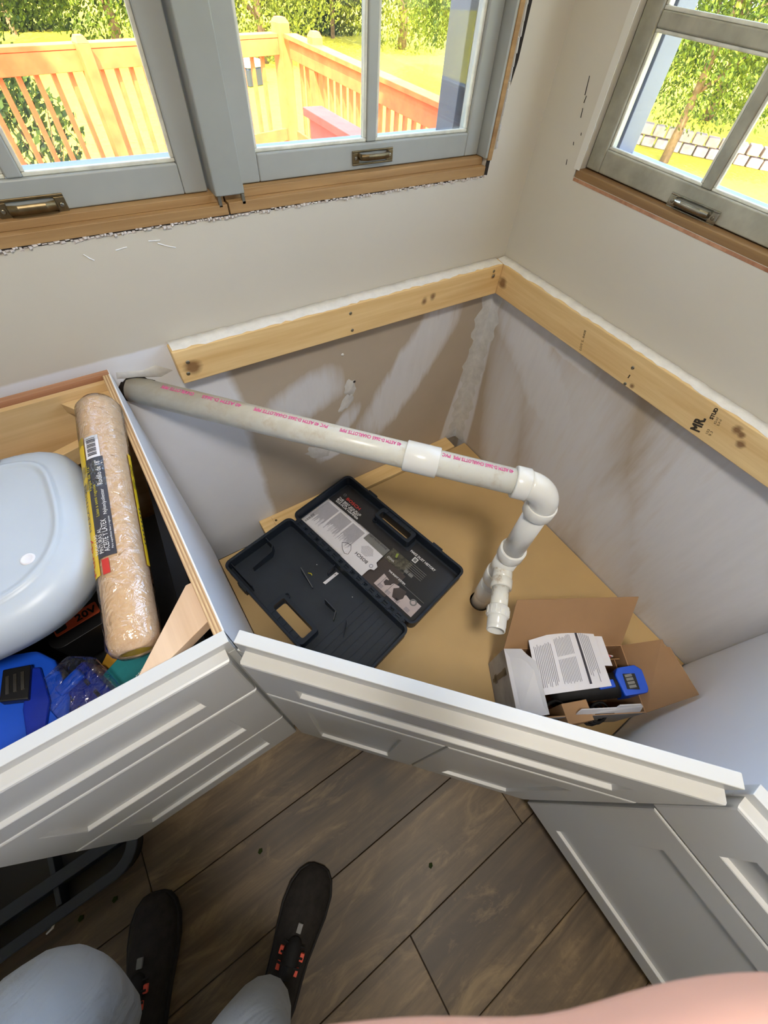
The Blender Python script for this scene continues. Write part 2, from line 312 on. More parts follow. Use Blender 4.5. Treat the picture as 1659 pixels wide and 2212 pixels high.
class MB:
    def __init__(s, mat=None): s.v = []; s.f = []; s.m = []; s.mi = 0; s.X = mat or Matrix()
    def add(s, vs, fs):
        b = len(s.v); s.v += [tuple(s.X @ Vector(p)) for p in vs]; s.f += [[b+i for i in f] for f in fs]; s.m += [s.mi]*len(fs); return s
    def box(s, x0, x1, y0, y1, z0, z1):
        return s.add([(x0,y0,z0),(x1,y0,z0),(x1,y1,z0),(x0,y1,z0),(x0,y0,z1),(x1,y0,z1),(x1,y1,z1),(x0,y1,z1)],
                     [(0,3,2,1),(4,5,6,7),(0,1,5,4),(1,2,6,5),(2,3,7,6),(3,0,4,7)])
    def hexa(s, p): # 8 points: bottom 4, top 4
        return s.add(p, [(0,3,2,1),(4,5,6,7),(0,1,5,4),(1,2,6,5),(2,3,7,6),(3,0,4,7)])
    def prism(s, poly, z0, z1, holes=()):
        rings = [poly]+list(holes); pts = [p for r in rings for p in r]; n = len(pts)
        tri = tessellate_polygon([[Vector((p[0], p[1], 0)) for p in r] for r in rings])
        vs = [(p[0], p[1], z0) for p in pts]+[(p[0], p[1], z1) for p in pts]
        fs = []
        for t in tri:
            a, b, c = [pts[i] for i in t]
            if (b[0]-a[0])*(c[1]-a[1])-(b[1]-a[1])*(c[0]-a[0]) < 0: t = (t[0], t[2], t[1])
            fs.append((t[0]+n, t[1]+n, t[2]+n)); fs.append((t[2], t[1], t[0]))
        b = 0
        for ri, r in enumerate(rings):
            ar = sum(r[i][0]*r[(i+1) % len(r)][1]-r[(i+1) % len(r)][0]*r[i][1] for i in range(len(r)))
            for i in range(len(r)):
                j = (i+1) % len(r); q = (b+i, b+j, b+j+n, b+i+n)
                if (ar < 0) != (ri > 0): q = q[::-1]
                fs.append(q)
            b += len(r)
        return s.add(vs, fs)
    def tube(s, pts, rad, n=16, cap=True, ref=None):
        pts = [Vector(p) for p in pts]; R = rad if isinstance(rad, (list, tuple)) else [rad]*len(pts)
        vs = []; fs = []; prev = None
        for i, p in enumerate(pts):
            t = (pts[min(i+1, len(pts)-1)]-pts[max(i-1, 0)]).normalized()
            if prev is None:
                a = Vector(ref) if ref else (Vector((0, 0, 1)) if abs(t.z) < .9 else Vector((1, 0, 0)))
                u = (a-t*a.dot(t)).normalized()
            else: u = (prev-t*prev.dot(t)).normalized()
            prev = u; w_ = t.cross(u)
            vs += [tuple(p+(u*math.cos(2*PI*k/n)+w_*math.sin(2*PI*k/n))*R[i]) for k in range(n)]
        for i in range(len(pts)-1):
            for k in range(n): fs.append((i*n+k, i*n+(k+1) % n, (i+1)*n+(k+1) % n, (i+1)*n+k))
        if cap: fs.append(tuple(range(n))[::-1]); fs.append(tuple((len(pts)-1)*n+k for k in range(n)))
        return s.add(vs, fs)
    def lathe(s, p0, ax, prof, n=24):  # prof: (distance along, radius)
        p0 = Vector(p0); ax = Vector(ax).normalized(); a = Vector((0, 0, 1)) if abs(ax.z) < .9 else Vector((1, 0, 0))
        u = (a-ax*a.dot(ax)).normalized(); w_ = ax.cross(u); vs = []; fs = []
        for d, r in prof: vs += [tuple(p0+ax*d+(u*math.cos(2*PI*k/n)+w_*math.sin(2*PI*k/n))*max(r, 1e-5)) for k in range(n)]
        for i in range(len(prof)-1):
            for k in range(n): fs.append((i*n+k, i*n+(k+1) % n, (i+1)*n+(k+1) % n, (i+1)*n+k))
        return s.add(vs, fs)
    def build(s, name, mats, parent=None, bevel=0., smooth=False, seg=2, loc=None):
        me = bpy.data.meshes.new(name); me.from_pydata(s.v, [], s.f); me.update()
        for p, mi in zip(me.polygons, s.m): p.material_index = mi; p.use_smooth = smooth
        o = link(name, me, mats, parent, loc)
        if bevel:
            b = o.modifiers.new('bevel', 'BEVEL'); b.width = bevel; b.segments = seg; b.limit_method = 'ANGLE'; b.angle_limit = .6
            if not smooth:
                for p in me.polygons: p.use_smooth = True
                wn = o.modifiers.new('wn', 'WEIGHTED_NORMAL'); wn.keep_sharp = False; wn.weight = 80
        return o
def rrect(x0, x1, y0, y1, r, n=5):
    out = []
    for cx, cy, a in ((x1-r, y1-r, 0), (x0+r, y1-r, PI/2), (x0+r, y0+r, PI), (x1-r, y0+r, 1.5*PI)):
        out += [(cx+r*math.cos(a+PI/2*k/n), cy+r*math.sin(a+PI/2*k/n)) for k in range(n+1)]
    return out
def frame(o, x, y, z=None):  # matrix from origin and axes
    x = Vector(x).normalized(); y = Vector(y).normalized(); z = x.cross(y).normalized()
    m = Matrix((x, y, z)).transposed().to_4x4(); m.translation = Vector(o); return m
def shade(o, ang=.6):
    for p in o.data.polygons: p.use_smooth = True
    return o
_tc = {}
def textmesh(body):
    if body in _tc: return _tc[body]
    c = bpy.data.curves.new('t', 'FONT'); c.body = body; c.size = 1; c.resolution_u = 2; c.extrude = 0
    o = bpy.data.objects.new('t', c); col.objects.link(o)
    dg = bpy.context.evaluated_depsgraph_get(); me = bpy.data.meshes.new_from_object(o.evaluated_get(dg))
    vs = [(v.co.x, v.co.y) for v in me.vertices]; fs = [tuple(p.vertices) for p in me.polygons]
    bpy.data.objects.remove(o); bpy.data.curves.remove(c); bpy.data.meshes.remove(me)
    _tc[body] = (vs, fs); return vs, fs
def text(name, body, org, xd, yd, width, height, mat, parent, lift=.0006, cyl=None, shear=0., bold=0.):
    """letters laid on a surface; xd reading direction, yd up; cyl=(axis point, axis dir, radius) wraps them"""
    vs, fs = textmesh(body); X0 = min(v[0] for v in vs); X1 = max(v[0] for v in vs); Y0 = min(v[1] for v in vs); Y1 = max(v[1] for v in vs)
    xd = Vector(xd).normalized(); yd = Vector(yd).normalized(); n = xd.cross(yd).normalized(); org = Vector(org)
    out = []
    offs = [(0, 0)] if not bold else [(0, 0), (bold, 0), (0, bold), (bold, bold)]
    F = []
    for oi, (ox, oy) in enumerate(offs):
        for (a, b) in vs:
            s_ = (a-X0)/(X1-X0)*width+ox; t_ = (b-Y0)/(Y1-Y0)*height+oy; s_ += shear*t_
            if cyl is None: p = org+xd*s_+yd*t_+n*(lift+oi*.00004)
            else:
                # org on the surface; wrap across the axis
                ap, ad, R = Vector(cyl[0]), Vector(cyl[1]).normalized(), cyl[2]
                rel = org-ap; al = ad.dot(rel); rad = (rel-ad*al).normalized(); q = org
                along = s_*xd.dot(ad)+t_*yd.dot(ad); tang = ad.cross(rad); ac = s_*xd.dot(tang)+t_*yd.dot(tang)
                th = ac/R; p = ap+ad*(al+along)+(rad*math.cos(th)+tang*math.sin(th))*(R+lift)
            out.append(tuple(p))
        F += [tuple(i+oi*len(vs) for i in f) for f in fs]
    me = bpy.data.meshes.new(name); me.from_pydata(out, [], F); me.update()
    return link(name, me, mat, parent)
def copytree(o, loc=None, label=None):
    c = o.copy(); col.objects.link(c); WL[c.name] = wl(o)
    if loc is not None: c.location = loc
    if label: c['label'] = label
    for ch in list(o.children):
        d = ch.copy(); col.objects.link(d); d.parent = c
        for g in list(ch.children):
            e = g.copy(); col.objects.link(e); e.parent = d
    return c
def structure(o): o['kind'] = 'structure'; return o
rnd = random.Random(7)

# ================================================================= ROOM SHELL
RX, RY, RZ = -4.6, -4.6, 2.45
def wallA():
    b = MB(); T = .12
    def seg(x0, x1, z0, z1): b.box(x0, x1, 0, T, z0, z1)
    seg(-3.2, .0, -.02, 1.098); seg(-.162, 0, 1.098, RZ); seg(-1.90, -.162, 2.25, RZ); seg(-3.2, -1.90, 1.098, RZ); seg(RX, -3.2, -.02, RZ)
    return structure(b.build('wall_back', 'wall_A'))
wallA()
b = MB(); T = .12
b.box(0, T, -2.6, T, -.02, 1.124); b.box(0, T, -.149, T, 1.124, RZ); b.box(0, T, -1.36, -.149, 2.25, RZ); b.box(0, T, RY, -1.36, 1.124, RZ); b.box(0, T, RY, -2.6, -.02, 1.124)
structure(b.build('wall_right', 'wall_B'))
b = MB(); b.box(RX-T, RX, RY, -2.3, -.02, RZ); b.box(RX-T, RX, -1.7, T, -.02, RZ); b.box(RX-T, RX, -2.3, -1.7, 2.0, RZ); b.box(RX-T, RX, -2.3, -1.7, -.02, 1.5)  # small opening out of view lets in fill from behind
structure(b.build('wall_left', 'wall_plain'))
b = MB(); b.box(RX-T, T, RY-T, RY, -.02, RZ); structure(b.build('wall_front', 'wall_plain'))
b = MB(); b.box(RX-T, T, RY-T, T, RZ, RZ+.15); structure(b.build('ceiling', 'ceil'))
b = MB(); b.box(RX-T, T, RY-T, T, -.1, -.011); fl = structure(b.build('floor', 'gap'))
# planks run along x, rows .205 wide, short joints staggered
k0 = 0; pm = {}
for r in range(0, 19):
    y1 = -.862+.205*3-.205*r
    if y1 > -.2: continue
    y0 = y1-.205
    xs = {-1.067: -1.96, -1.272: -1.14, -.862: -.72, -1.477: -.55}.get(round(y1, 3), None)
    off = xs if xs is not None else rnd.uniform(-1.2, 0)
    x = off
    while x > RX: x -= 1.22
    while x < 0:
        a = max(x, RX)+.0008; c = min(x+1.22, 0)-.0008
        if c-a > .05:
            L = round(c-a, 3)
            b = MB(); b.box(-L/2, L/2, -.1018, .1018, -.011, 0)
            o = b.build('floor_plank', 'floor', fl, loc=((a+c)/2, (y0+y1)/2, 0))
            bv = o.modifiers.new('bevel', 'BEVEL'); bv.width = .0012; bv.segments = 1
        x += 1.22

cl_ = thing('ceiling_light', 'round flush ceiling light in front of the sink corner', 'light', (-1.15, -1.35, RZ))
MB().lathe((-1.15, -1.35, RZ), (0, 0, -1), [(0, 0), (0, .20), (.035, .20), (.035, .185), (.012, .18), (.012, 0)], 32).build('housing', 'white_paint', cl_)  # fitting added to carry the unseen fill lamp

# ----------------------------------------------------------------- windows
def sash(n, A, B, up, side, z0, z1, mat, depth, stile, rail, munts, cross, lift, worn=False):
    """sash in a plane: A,B = coordinate range along the wall, side 'x' (wall A) or 'y' (wall B)"""
    if side == 'x': X = Matrix(((1,0,0,0),(0,1,0,.03),(0,0,1,0),(0,0,0,1)))
    else: X = Matrix(((0,1,0,.03),(-1,0,0,0),(0,0,1,0),(0,0,0,1)))   # u -> -y, v -> +x
    win = structure(MB(X).box(A, A+stile, 0, depth, z0, z1).build('window_%d' % n, mat, None, .003))
    MB(X).box(B-stile, B, 0, depth, z0, z1).build('stile', mat, win, .003)
    MB(X).box(A+stile, B-stile, .0, depth, z0, z0+rail).build('bottom_rail', mat, win, .003)
    MB(X).box(A+stile, B-stile, .0, depth, z1-rail, z1).build('top_rail', mat, win, .003)
    gx0, gx1, gz0, gz1 = A+stile, B-stile, z0+rail, z1-rail
    mw = .0115
    xs = [gx0]+list(munts)+[gx1]; zs = [gz0]+list(cross)+[gz1]
    for mx in munts: MB(X).box(mx-mw, mx+mw, .004, depth-.004, gz0, gz1).build('muntin', mat, win, .003)
    for mz in cross:
        for i in range(len(xs)-1):
            MB(X).box(xs[i]+mw*(i > 0), xs[i+1]-mw*(i < len(xs)-2), .004, depth-.004, mz-mw, mz+mw).build('muntin', mat, win, .003)
    for i in range(len(xs)-1):
        for j in range(len(zs)-1):
            a = xs[i]+mw*(i > 0); c = xs[i+1]-mw*(i < len(xs)-2); d = zs[j]+mw*(j > 0); e = zs[j+1]-mw*(j < len(zs)-2)
            MB(X).box(a, c, .016, .0185, d, e).build('pane', 'glass', win)
            b = MB(X); t = .006; b.box(a, c, .007, .016, d, d+t); b.box(a, c, .007, .016, e-t, e); b.box(a, a+t, .007, .016, d+t, e-t); b.box(c-t, c, .007, .016, d+t, e-t)
            b.build('glazing_bead', 'bead', win, .0015)
    # sash lift: plate with recessed pocket and two screws
    lx, lz, lw, lh = lift
    b = MB(X); b.box(lx-lw/2, lx+lw/2, -.003, 0, lz-lh/2, lz-lh*.36); b.box(lx-lw/2, lx+lw/2, -.003, 0, lz+lh*.36, lz+lh/2)
    b.box(lx-lw/2, lx-lw*.34, -.003, 0, lz-lh*.36, lz+lh*.36); b.box(lx+lw*.34, lx+lw/2, -.003, 0, lz-lh*.36, lz+lh*.36)
    h = b.build('sash_lift', 'brass' if n < 3 else 'nickel', win, .001)
    b = MB(X); prof = [(-.36, 0), (-.34, .012), (-.2, .018), (.2, .018), (.34, .012), (.36, 0)]
    for i in range(5):
        (u0, d0), (u1, d1) = prof[i], prof[i+1]
        x0, x1 = lx+u0*lw, lx+u1*lw
        b.add([(x0, -d0-.003, lz+lh*.36), (x1, -d1-.003, lz+lh*.36), (x1, -d1*.75-.003, lz-lh*.1), (x0, -d0*.75-.003, lz-lh*.1),
               (x0, -d0*.7, lz+lh*.30), (x1, -d1*.7, lz+lh*.30), (x1, -d1*.5, lz-lh*.1), (x0, -d0*.5, lz-lh*.1)],
              [(0,1,2,3),(4,7,6,5),(0,4,5,1),(3,2,6,7)])
    shade(b.build('lift_cup', 'brass' if n < 3 else 'nickel', h))
    for sgn in (-1, 1):
        MB(X).lathe((lx+sgn*lw*.42, -.003, lz), (0, -1, 0), [(0, .0038), (.0012, .0036), (.0018, .002), (.0014, 0)], 12).build('screw', 'steel', h, smooth=True)
    return win
# two sashes over the back wall (u = x) and one on the right wall (u = -y)
sash(1, -1.90, -.852, 0, 'x', 1.130, 2.24, 'sash', .036, .043, .046, [-1.555, -1.140], [1.53, 1.88], (-1.137, 1.1385, .098, .031))
sash(2, -.787, -.172, 0, 'x', 1.134, 2.24, 'sash', .036, .041, .044, [-.484], [1.53, 1.88], (-.483, 1.155, .104, .025))
sash(3, .153, 1.35, 0, 'y', 1.141, 2.24, 'sash_dirty', .036, .040, .044, [.452, .76, 1.06], [1.384, 1.62, 1.86], (.452, 1.150, .118, .027))
# cover strip between the two sashes
mu = structure(MB().box(-.848, -.791, .002, .055, 1.128, 2.25).build('trim_1', 'strip_paint', None, .003))
MB().box(-.846, -.840, -.002, .004, 1.114, 1.130).build('clip', 'steel', mu); MB().box(-.800, -.794, -.002, .004, 1.114, 1.130).build('clip', 'steel', mu)
# wood rough sill pieces under the sashes
s1 = structure(MB().box(-1.90, -.831, -.002, .034, 1.1, 1.117).build('trim_2', 'pine_old', None, .001))
MB().box(-1.90, -.831, .014, .115, 1.117, 1.1295).build('ledge_strip', 'pine_old', s1, .001)
s2 = structure(MB().box(-.828, -.164, -.002, .034, 1.1, 1.119).build('trim_3', 'pine_old', None, .001))
MB().box(-.828, -.164, .014, .115, 1.119, 1.133).build('ledge_strip', 'pine_old', s2, .001)
s3 = structure(MB().box(0.001, .115, -1.36, -.151, 1.124, 1.139).build('trim_4', 'pine_old_y', None, .001))
MB().box(-.0005, .006, -1.36, -.151, 1.117, 1.1235).build('pink_edge', 'redwood_strip', s3)
# side jamb at the right end of the back opening: wood strips, ragged plaster
j = structure(MB().box(-.170, -.163, -.001, .115, 1.134, 2.25).build('trim_5', 'sash', None, .001))
MB().box(-.163, -.150, -.0035, .002, 1.13, 2.25).build('raw_wood_strip', 'pine_old', j, .001)
b = MB()
z = 1.15
while z < 2.2:
    h = rnd.uniform(.012, .03); wd = rnd.uniform(.004, .012); x = -.147+rnd.uniform(-.002, .002)
    b.add([(x, -.0005, z), (x+wd, -.0005, z+.002), (x+wd*.8, -.0005, z+h), (x, -.0005, z+h), (x+.001, -.005, z+.003), (x+wd*.7, -.003, z+.004), (x+wd*.5, -.003, z+h*.9), (x+.001, -.004, z+h*.9)],
          [(4,5,6,7),(0,1,5,4),(1,2,6,5),(2,3,7,6),(3,0,4,7)]); z += h*.9
tag(b.build('plaster_ridge', 'mud', j), kind='stuff')
b = MB()
for zz in (1.27,):
    b.add([(-.139, -.0008, 1.26), (-.131, -.0008, 1.30), (-.128, -.0008, 1.42), (-.139, -.0008, 1.48), (-.145, -.0008, 1.42), (-.144, -.0008, 1.31)], [(0,1,2,3,4,5)])
b.build('old_caulk_gap', 'gap', j)
MB().box(-.163, -.152, -.0006, .001, 1.100, 1.131).build('dark_notch', 'gap', j)
# ragged broken drywall edge under the back sill
b = MB(); x = -1.9
while x < -.165:
    wdt = rnd.uniform(.004, .011); h = rnd.uniform(.002, .0075); d = rnd.uniform(.001, .0055); zt = 1.0985+rnd.uniform(-.001, .0025)
    b.add([(x, 0, zt-h), (x+wdt, 0, zt-h*rnd.uniform(.6, 1.1)), (x+wdt, 0, zt), (x, 0, zt), (x+wdt*.3, -d, zt-h*.6), (x+wdt*.8, -d*.8, zt-h*.5), (x+wdt*.7, -d*.7, zt), (x+wdt*.2, -d, zt)],
          [(4,5,6,7),(0,1,5,4),(1,2,6,5),(2,3,7,6),(3,0,4,7)]); x += wdt*.85
tag(structure(b.build('trim_6', 'plaster')), kind='structure')
b = MB(); b.box(-1.9, -.165, -.0008, .002, 1.0965, 1.1005); structure(b.build('trim_7', 'gap'))
# exterior reveals / storm frames seen through the glass
def reveal(name, X, a0, a1, z0, z1):
    b = MB(X); b.box(a0, a0+.03, 0, .07, z0, z1); b.box(a1-.03, a1, 0, .07, z0, z1); b.box(a0, a1, 0, .09, z0-.03, z0); b.box(a0, a1, 0, .07, z1, z1+.03)
    return structure(b.build(name, 'sash_out', None, .002))
XA = Matrix(((1,0,0,0),(0,1,0,.121),(0,0,1,0),(0,0,0,1))); XB = Matrix(((0,1,0,.121),(-1,0,0,0),(0,0,1,0),(0,0,0,1)))
for a0, a1, q in ((-1.91, -.835, 8), (-.81, -.155, 9)): reveal('trim_%d' % q, XA, a0, a1, 1.145, 2.2)
reveal('trim_10', XB, .135, 1.37, 1.16, 2.2)
# strip filling wall thickness beside sashes
b = MB(); b.box(-.166, -.162, .03, .121, 1.13, 2.25); b.box(-1.9, -1.88, .067, .121, 1.13, 2.25); structure(b.build('trim_11', 'sash_out'))
b = MB(); b.box(.067, .12, -.155, -.1495, 1.14, 2.25); structure(b.build('trim_12', 'sash_out'))
b = MB(); b.box(-.0015, .0, -.160, -.143, 1.139, 2.25); structure(b.build('trim_13', 'wall_plain'))

# corner joint-compound ridge, patch lump, small wall scars
b = MB(); pr = [(.0, -.046), (-.0025, -.03), (-.006, -.008), (-.008, -.006), (-.034, -.0025), (-.052, 0)]
n = 40
vs = []; fs = []
for i in range(n+1):
    z = .10+.69*i/n; ww = 1+.18*math.sin(i*1.7)+.15*math.sin(i*.6+1)
    vs += [(p[0]*ww if abs(p[0]) > .01 else p[0], p[1]*ww if abs(p[1]) > .01 else p[1], z) for p in pr]
for i in range(n):
    for q in range(5): fs.append((i*6+q, i*6+q+1, (i+1)*6+q+1, (i+1)*6+q))
b.add(vs, fs); structure(shade(b.build('trim_14', 'mud')))
def lump(name, c, nrm, pts, h, mat, parent=None, seed=1):
    r = random.Random(seed); b = MB(); c = Vector(c); nrm = Vector(nrm)
    u = Vector((0, 0, 1)); v = nrm.cross(u).normalized(); vs = [tuple(c+nrm*h)]; n = len(pts)
    for ring, hh in ((.45, h*.8), (.8, h*.45), (1, 0)):
        for (a, e) in pts: vs.append(tuple(c+v*a*ring+u*e*ring+nrm*(hh*r.uniform(.6, 1.4))))
    fs = [(0, 1+i, 1+(i+1) % n) for i in range(n)]
    for q in range(2):
        for i in range(n): fs.append((1+q*n+i, 1+(q+1)*n+i, 1+(q+1)*n+(i+1) % n, 1+q*n+(i+1) % n))
    b.add(vs, fs); return shade(b.build(name, mat, parent))
def blobpts(rx, rz, n=18, seed=3, tilt=0.):
    r = random.Random(seed); out = []
    for i in range(n):
        t = 2*PI*i/n; q = r.uniform(.75, 1.15); x, y = rx*q*math.cos(t), rz*q*math.sin(t)
        out.append((x*math.cos(tilt)-y*math.sin(tilt), x*math.sin(tilt)+y*math.cos(tilt)))
    return out
p_ = tag(lump('plaster_patch', (-.565, 0, .585), (0, -1, 0), blobpts(.022, .035), .006, 'mud', seed=4), 'pale lump of dried plaster with a hole, on the back wall above the pipe', 'plaster')
lump('smear', (-.58, 0, .53), (0, -1, 0), blobpts(.02, .045, 18, 5, .7), .003, 'mud', p_, 6)
MB().lathe((-.552, -.006, .607), (0, -1, 0), [(0, .0045), (.001, .004), (.0005, 0)], 10).build('nail_hole', 'gap', p_)
b = MB(); b.lathe((-.589, 0, .713), (0, -1, 0), [(0, .0045), (.002, .004), (.003, 0)], 10); tag(b.build('wall_anchor', 'white_ink', None, smooth=True), 'small white plug on the back wall just below the wooden ledger', 'plug')
tag(lump('paint_smear', (-.70, 0, .35), (0, -1, 0), blobpts(.03, .055, 18, 9, -.9), .002, 'mud', seed=8), 'white smear of joint compound on the back wall below the pipe middle', 'plaster')

for q, (y, z, a, L) in enumerate(((-.104, 1.276, .1, .03), (-.113, 1.233, .1, .016), (-.13, 1.2, .0, .005), (-.118, 1.18, .1, .006), (-.116, 1.144, .1, .010), (-.108, 1.255, -.2, .012))):
    b = MB(); b.add([(-.0006, y-.0015, z-L/2), (-.0006, y+.001, z-L/2), (-.0006, y+.002+a*L, z+L/2), (-.0006, y+a*L, z+L*.5)], [(0, 1, 2, 3)]); structure(b.build('trim_%d' % (16+q), 'gap'))
for q, (x, z, dx, dz) in enumerate(((-1.101, 1.074, .012, -.012), (-1.049, 1.072, .02, .002), (-.976, 1.072, .029, -.012), (-.99, 1.078, .02, -.002))):
    b = MB(); b.tube([(x, -.0004, z), (x+dx*.5, -.0004, z+dz*.6), (x+dx, -.0004, z+dz)], .0009, 6); structure(b.build('trim_%d' % (22+q), 'white_ink'))

# ================================================================= LEDGER BOARDS
def screw(p, nrm, par, r=.0045, mat='steel'):
    return MB().lathe(p, nrm, [(0, r), (.001, r*.95), (.0016, r*.5), (.0008, 0)], 12).build('screw', mat, par, smooth=True)
ZT = .8786
la = thing('ledger_board', 'pine ledger board screwed to the back wall below the left windows', 'board', (-.53, -.019, ZT-.045))
b = MB(); b.hexa([(-1.032, -.038, ZT-.082), (-.0385, -.038, ZT-.0895), (-.0385, -.001, ZT-.0895), (-1.032, -.001, ZT-.082), (-1.032, -.038, ZT), (-.0385, -.038, ZT), (-.0385, -.001, ZT), (-1.032, -.001, ZT)])
b.build('board', 'stud', la, .0025)
for p in ((-.582, .857), (-.577, .808), (-1.007, .848), (-1.015, .82), (-.073, .865), (-.069, .85)): screw((p[0], -.0382, p[1]), (0, -1, 0), la)
def crust(par, a0, a1, side, seed):
    r = random.Random(seed); b = MB(); vs = []; fs = []; n = 70
    for i in range(n+1):
        a = a0+(a1-a0)*i/n; e = .034+r.uniform(-.006, .003); h = .0025+r.uniform(0, .002)
        row = [(0, ZT), (.001, ZT+h+.002), (e*.5, ZT+h), (e, ZT+h*.5), (e+.001, ZT+.0002)]
        vs += [(a, -q, z) if side == 'x' else (-q, a, z) for q, z in row]
    for i in range(n):
        for q in range(4): fs.append((i*5+q, i*5+q+1, (i+1)*5+q+1, (i+1)*5+q))
    b.add(vs, fs); return shade(b.build('dried_compound', 'plaster_white', par))
M['plaster_white'] = plain('dried_compound', srgb(230, 228, 222), .9, .05, 40, bump=.5, bscale=80)
crust(la, -1.028, -.04, 'x', 3)
lb = thing('ledger_board', 'pine ledger board with a black lumber stamp, screwed to the right wall', 'board', (-.019, -.6, ZT-.045))
MB().box(-.038, -.001, -1.249, -.0385, ZT-.0895, ZT).build('board', 'stud_y', lb, .0025)
MB().box(-.038, -.001, -.0382, -.001, ZT-.0895, ZT).build('board_end', 'stud_y', lb, .001)
for p in ((-.557, .841), (-.563, .795)): screw((-.0382, p[0], p[1]), (-1, 0, 0), lb)
crust(lb, -1.24, -.004, 'y', 5)
FR = (-.038, 0, 0)
def stamp(t, y, z, wd, h, par=lb, xd=(0, .25, .97), yd=(0, .97, -.25), **kw):
    text('stamp', t, (-.038, y, z), xd, yd, wd, h, 'stamp', par, .0004, **kw)
# stamp reads upward along the board's height (seen turned a quarter)
stamp('MR.', -.784, .803, .036, .021, bold=.0022)
stamp('103', -.800, .812, .012, .006); stamp('9.3', -.808, .812, .012, .006)
stamp('STUD', -.786, .846, .028, .0075, bold=.0012); stamp('KD-HT', -.797, .842, .017, .005); stamp('S-P-F', -.805, .842, .017, .005)
stamp('LOT 5, 8408', -.405, .800, .055, .008)
b = MB(); b.box(-.0384, -.038, -.5625, -.5595, .812, .822); b.build('stamp', 'stamp', lb)

# ================================================================= BASE CABINETS
ZC = ZT
def shaker(name, par, X, u0, u1, z0, z1, ru, rz0, rz1, mat='cab_white', t=.019, rd=.008):
    """one recessed-panel front built from four frame pieces and a sunken panel, with sloped inner edges; local x = along, y = outwards"""
    b = MB(X); a0, a1, c0, c1 = u0+ru, u1-ru, z0+rz0, z1-rz1; s = .003
    rings = [((u0, z0), (u1, z0), (u1, z1), (u0, z1), t-.0035, 0), ]
    def ring(x0, x1, q0, q1, y): return [(x0, y, q0), (x1, y, q0), (x1, y, q1), (x0, y, q1)]
    R = [ring(u0, u1, z0, z1, 0), ring(u0, u1, z0, z1, t-.004), ring(u0+.0012, u1-.0012, z0+.0012, z1-.0012, t-.0012), ring(u0+.004, u1-.004, z0+.004, z1-.004, t), ring(a0, a1, c0, c1, t),
         ring(a0+.0015, a1-.0015, c0+.0015, c1-.0015, t-.001), ring(a0+.002, a1-.002, c0+.002, c1-.002, t-rd)]
    vs = [p for r in R for p in r]; fs = [(0, 1, 2, 3)]
    for i in range(len(R)-1):
        for q in range(4): fs.append((i*4+q, (i+1)*4+q, (i+1)*4+(q+1) % 4, i*4+(q+1) % 4))
    e = (len(R)-1)*4; fs.append((e+3, e+2, e+1, e))
    b.add(vs, fs); return b.build(name, mat, par)
# ---- left three-drawer base
LX0, LX1, FY = -1.612, -1.159, -.70
cl = thing('drawer_cabinet', 'white three-drawer base cabinet under the leftmost window, its top open', 'cabinet', (-1.385, -.36, 0))
XL = frame((0, FY, 0), (1, 0, 0), (0, -1, 0)); XL = Matrix(((1,0,0,0),(0,-1,0,FY),(0,0,1,0),(0,0,0,1)))
for (z0, z1, r0, r1) in ((.681, .860, .060, .050), (.373, .675, .085, .071), (.095, .367, .074, .066)):
    shaker('drawer_front', cl, XL, LX0+.004, LX1-.010, z0, z1, .068, r0, r1)
b = MB(); y0, y1 = FY, FY+.019
b.box(LX0, LX1, y0, y1, .842, ZC); b.box(LX0, LX0+.04, y0, y1, .1, .842); b.box(LX1-.04, LX1, y0, y1, .1, .842); b.box(LX0+.04, LX1-.04, y0, y1, .1, .13); b.box(LX0+.04, LX1-.04, y0, y1, .66, .69); b.box(LX0+.04, LX1-.04, y0, y1, .355, .385)
b.build('face_frame', 'cab_white', cl, .001)
MB().box(LX1-.0145, LX1-.0025, -.685, -.036, .1, ZC-.003).build('side_panel', ['ply_x'], cl)
MB().box(LX1-.0023, LX1, -.688, -.030, .1, ZC-.003).build('side_skin', 'melamine', cl)
MB().box(LX0, LX0+.0125, -.681, -.036, .1, ZC-.003).build('side_panel', ['ply_x'], cl)
MB().box(LX0+.0125, LX1-.0145, -.060, -.048, .1, ZC-.012).build('back_panel', 'light_ply', cl)
MB().box(LX0, LX1-.001, -.047, -.033, .80, ZC-.001).build('hanging_rail', 'redwood_strip', cl, .0008)
MB().box(LX0+.0125, LX1-.0145, -.675, -.061, .1, .112).build('bottom_panel', 'light_ply', cl)
MB().box(LX0, LX1, -.63, -.612, 0, .1).build('toe_kick', 'cab_white', cl)
# corner braces
def prismz(name, par, poly, z0, z1, mat, bev=.001): return MB().prism(poly, z0, z1).build(name, mat, par, bev)
br1 = prismz('corner_brace', cl, [(-1.264, -.062), (-1.214, -.060), (-1.175, -.062), (-1.175, -.105), (-1.205, -.150), (-1.228, -.117)], .830, .851, 'light_ply')
MB().lathe((-1.240, -.092, .840), (-.55, -.8, 0), [(0.0, .004), (.001, .0035), (.0005, 0)], 10).build('screw_hole', 'gap', br1)
prismz('corner_brace', cl, [(-1.288, -.680), (-1.262, -.680), (-1.175, -.645), (-1.175, -.573), (-1.184, -.573)], .830, .852, 'brace')
prismz('corner_brace', cl, [(LX0+.014, -.680), (LX0+.12, -.680), (LX0+.014, -.573)], .830, .852, 'brace')

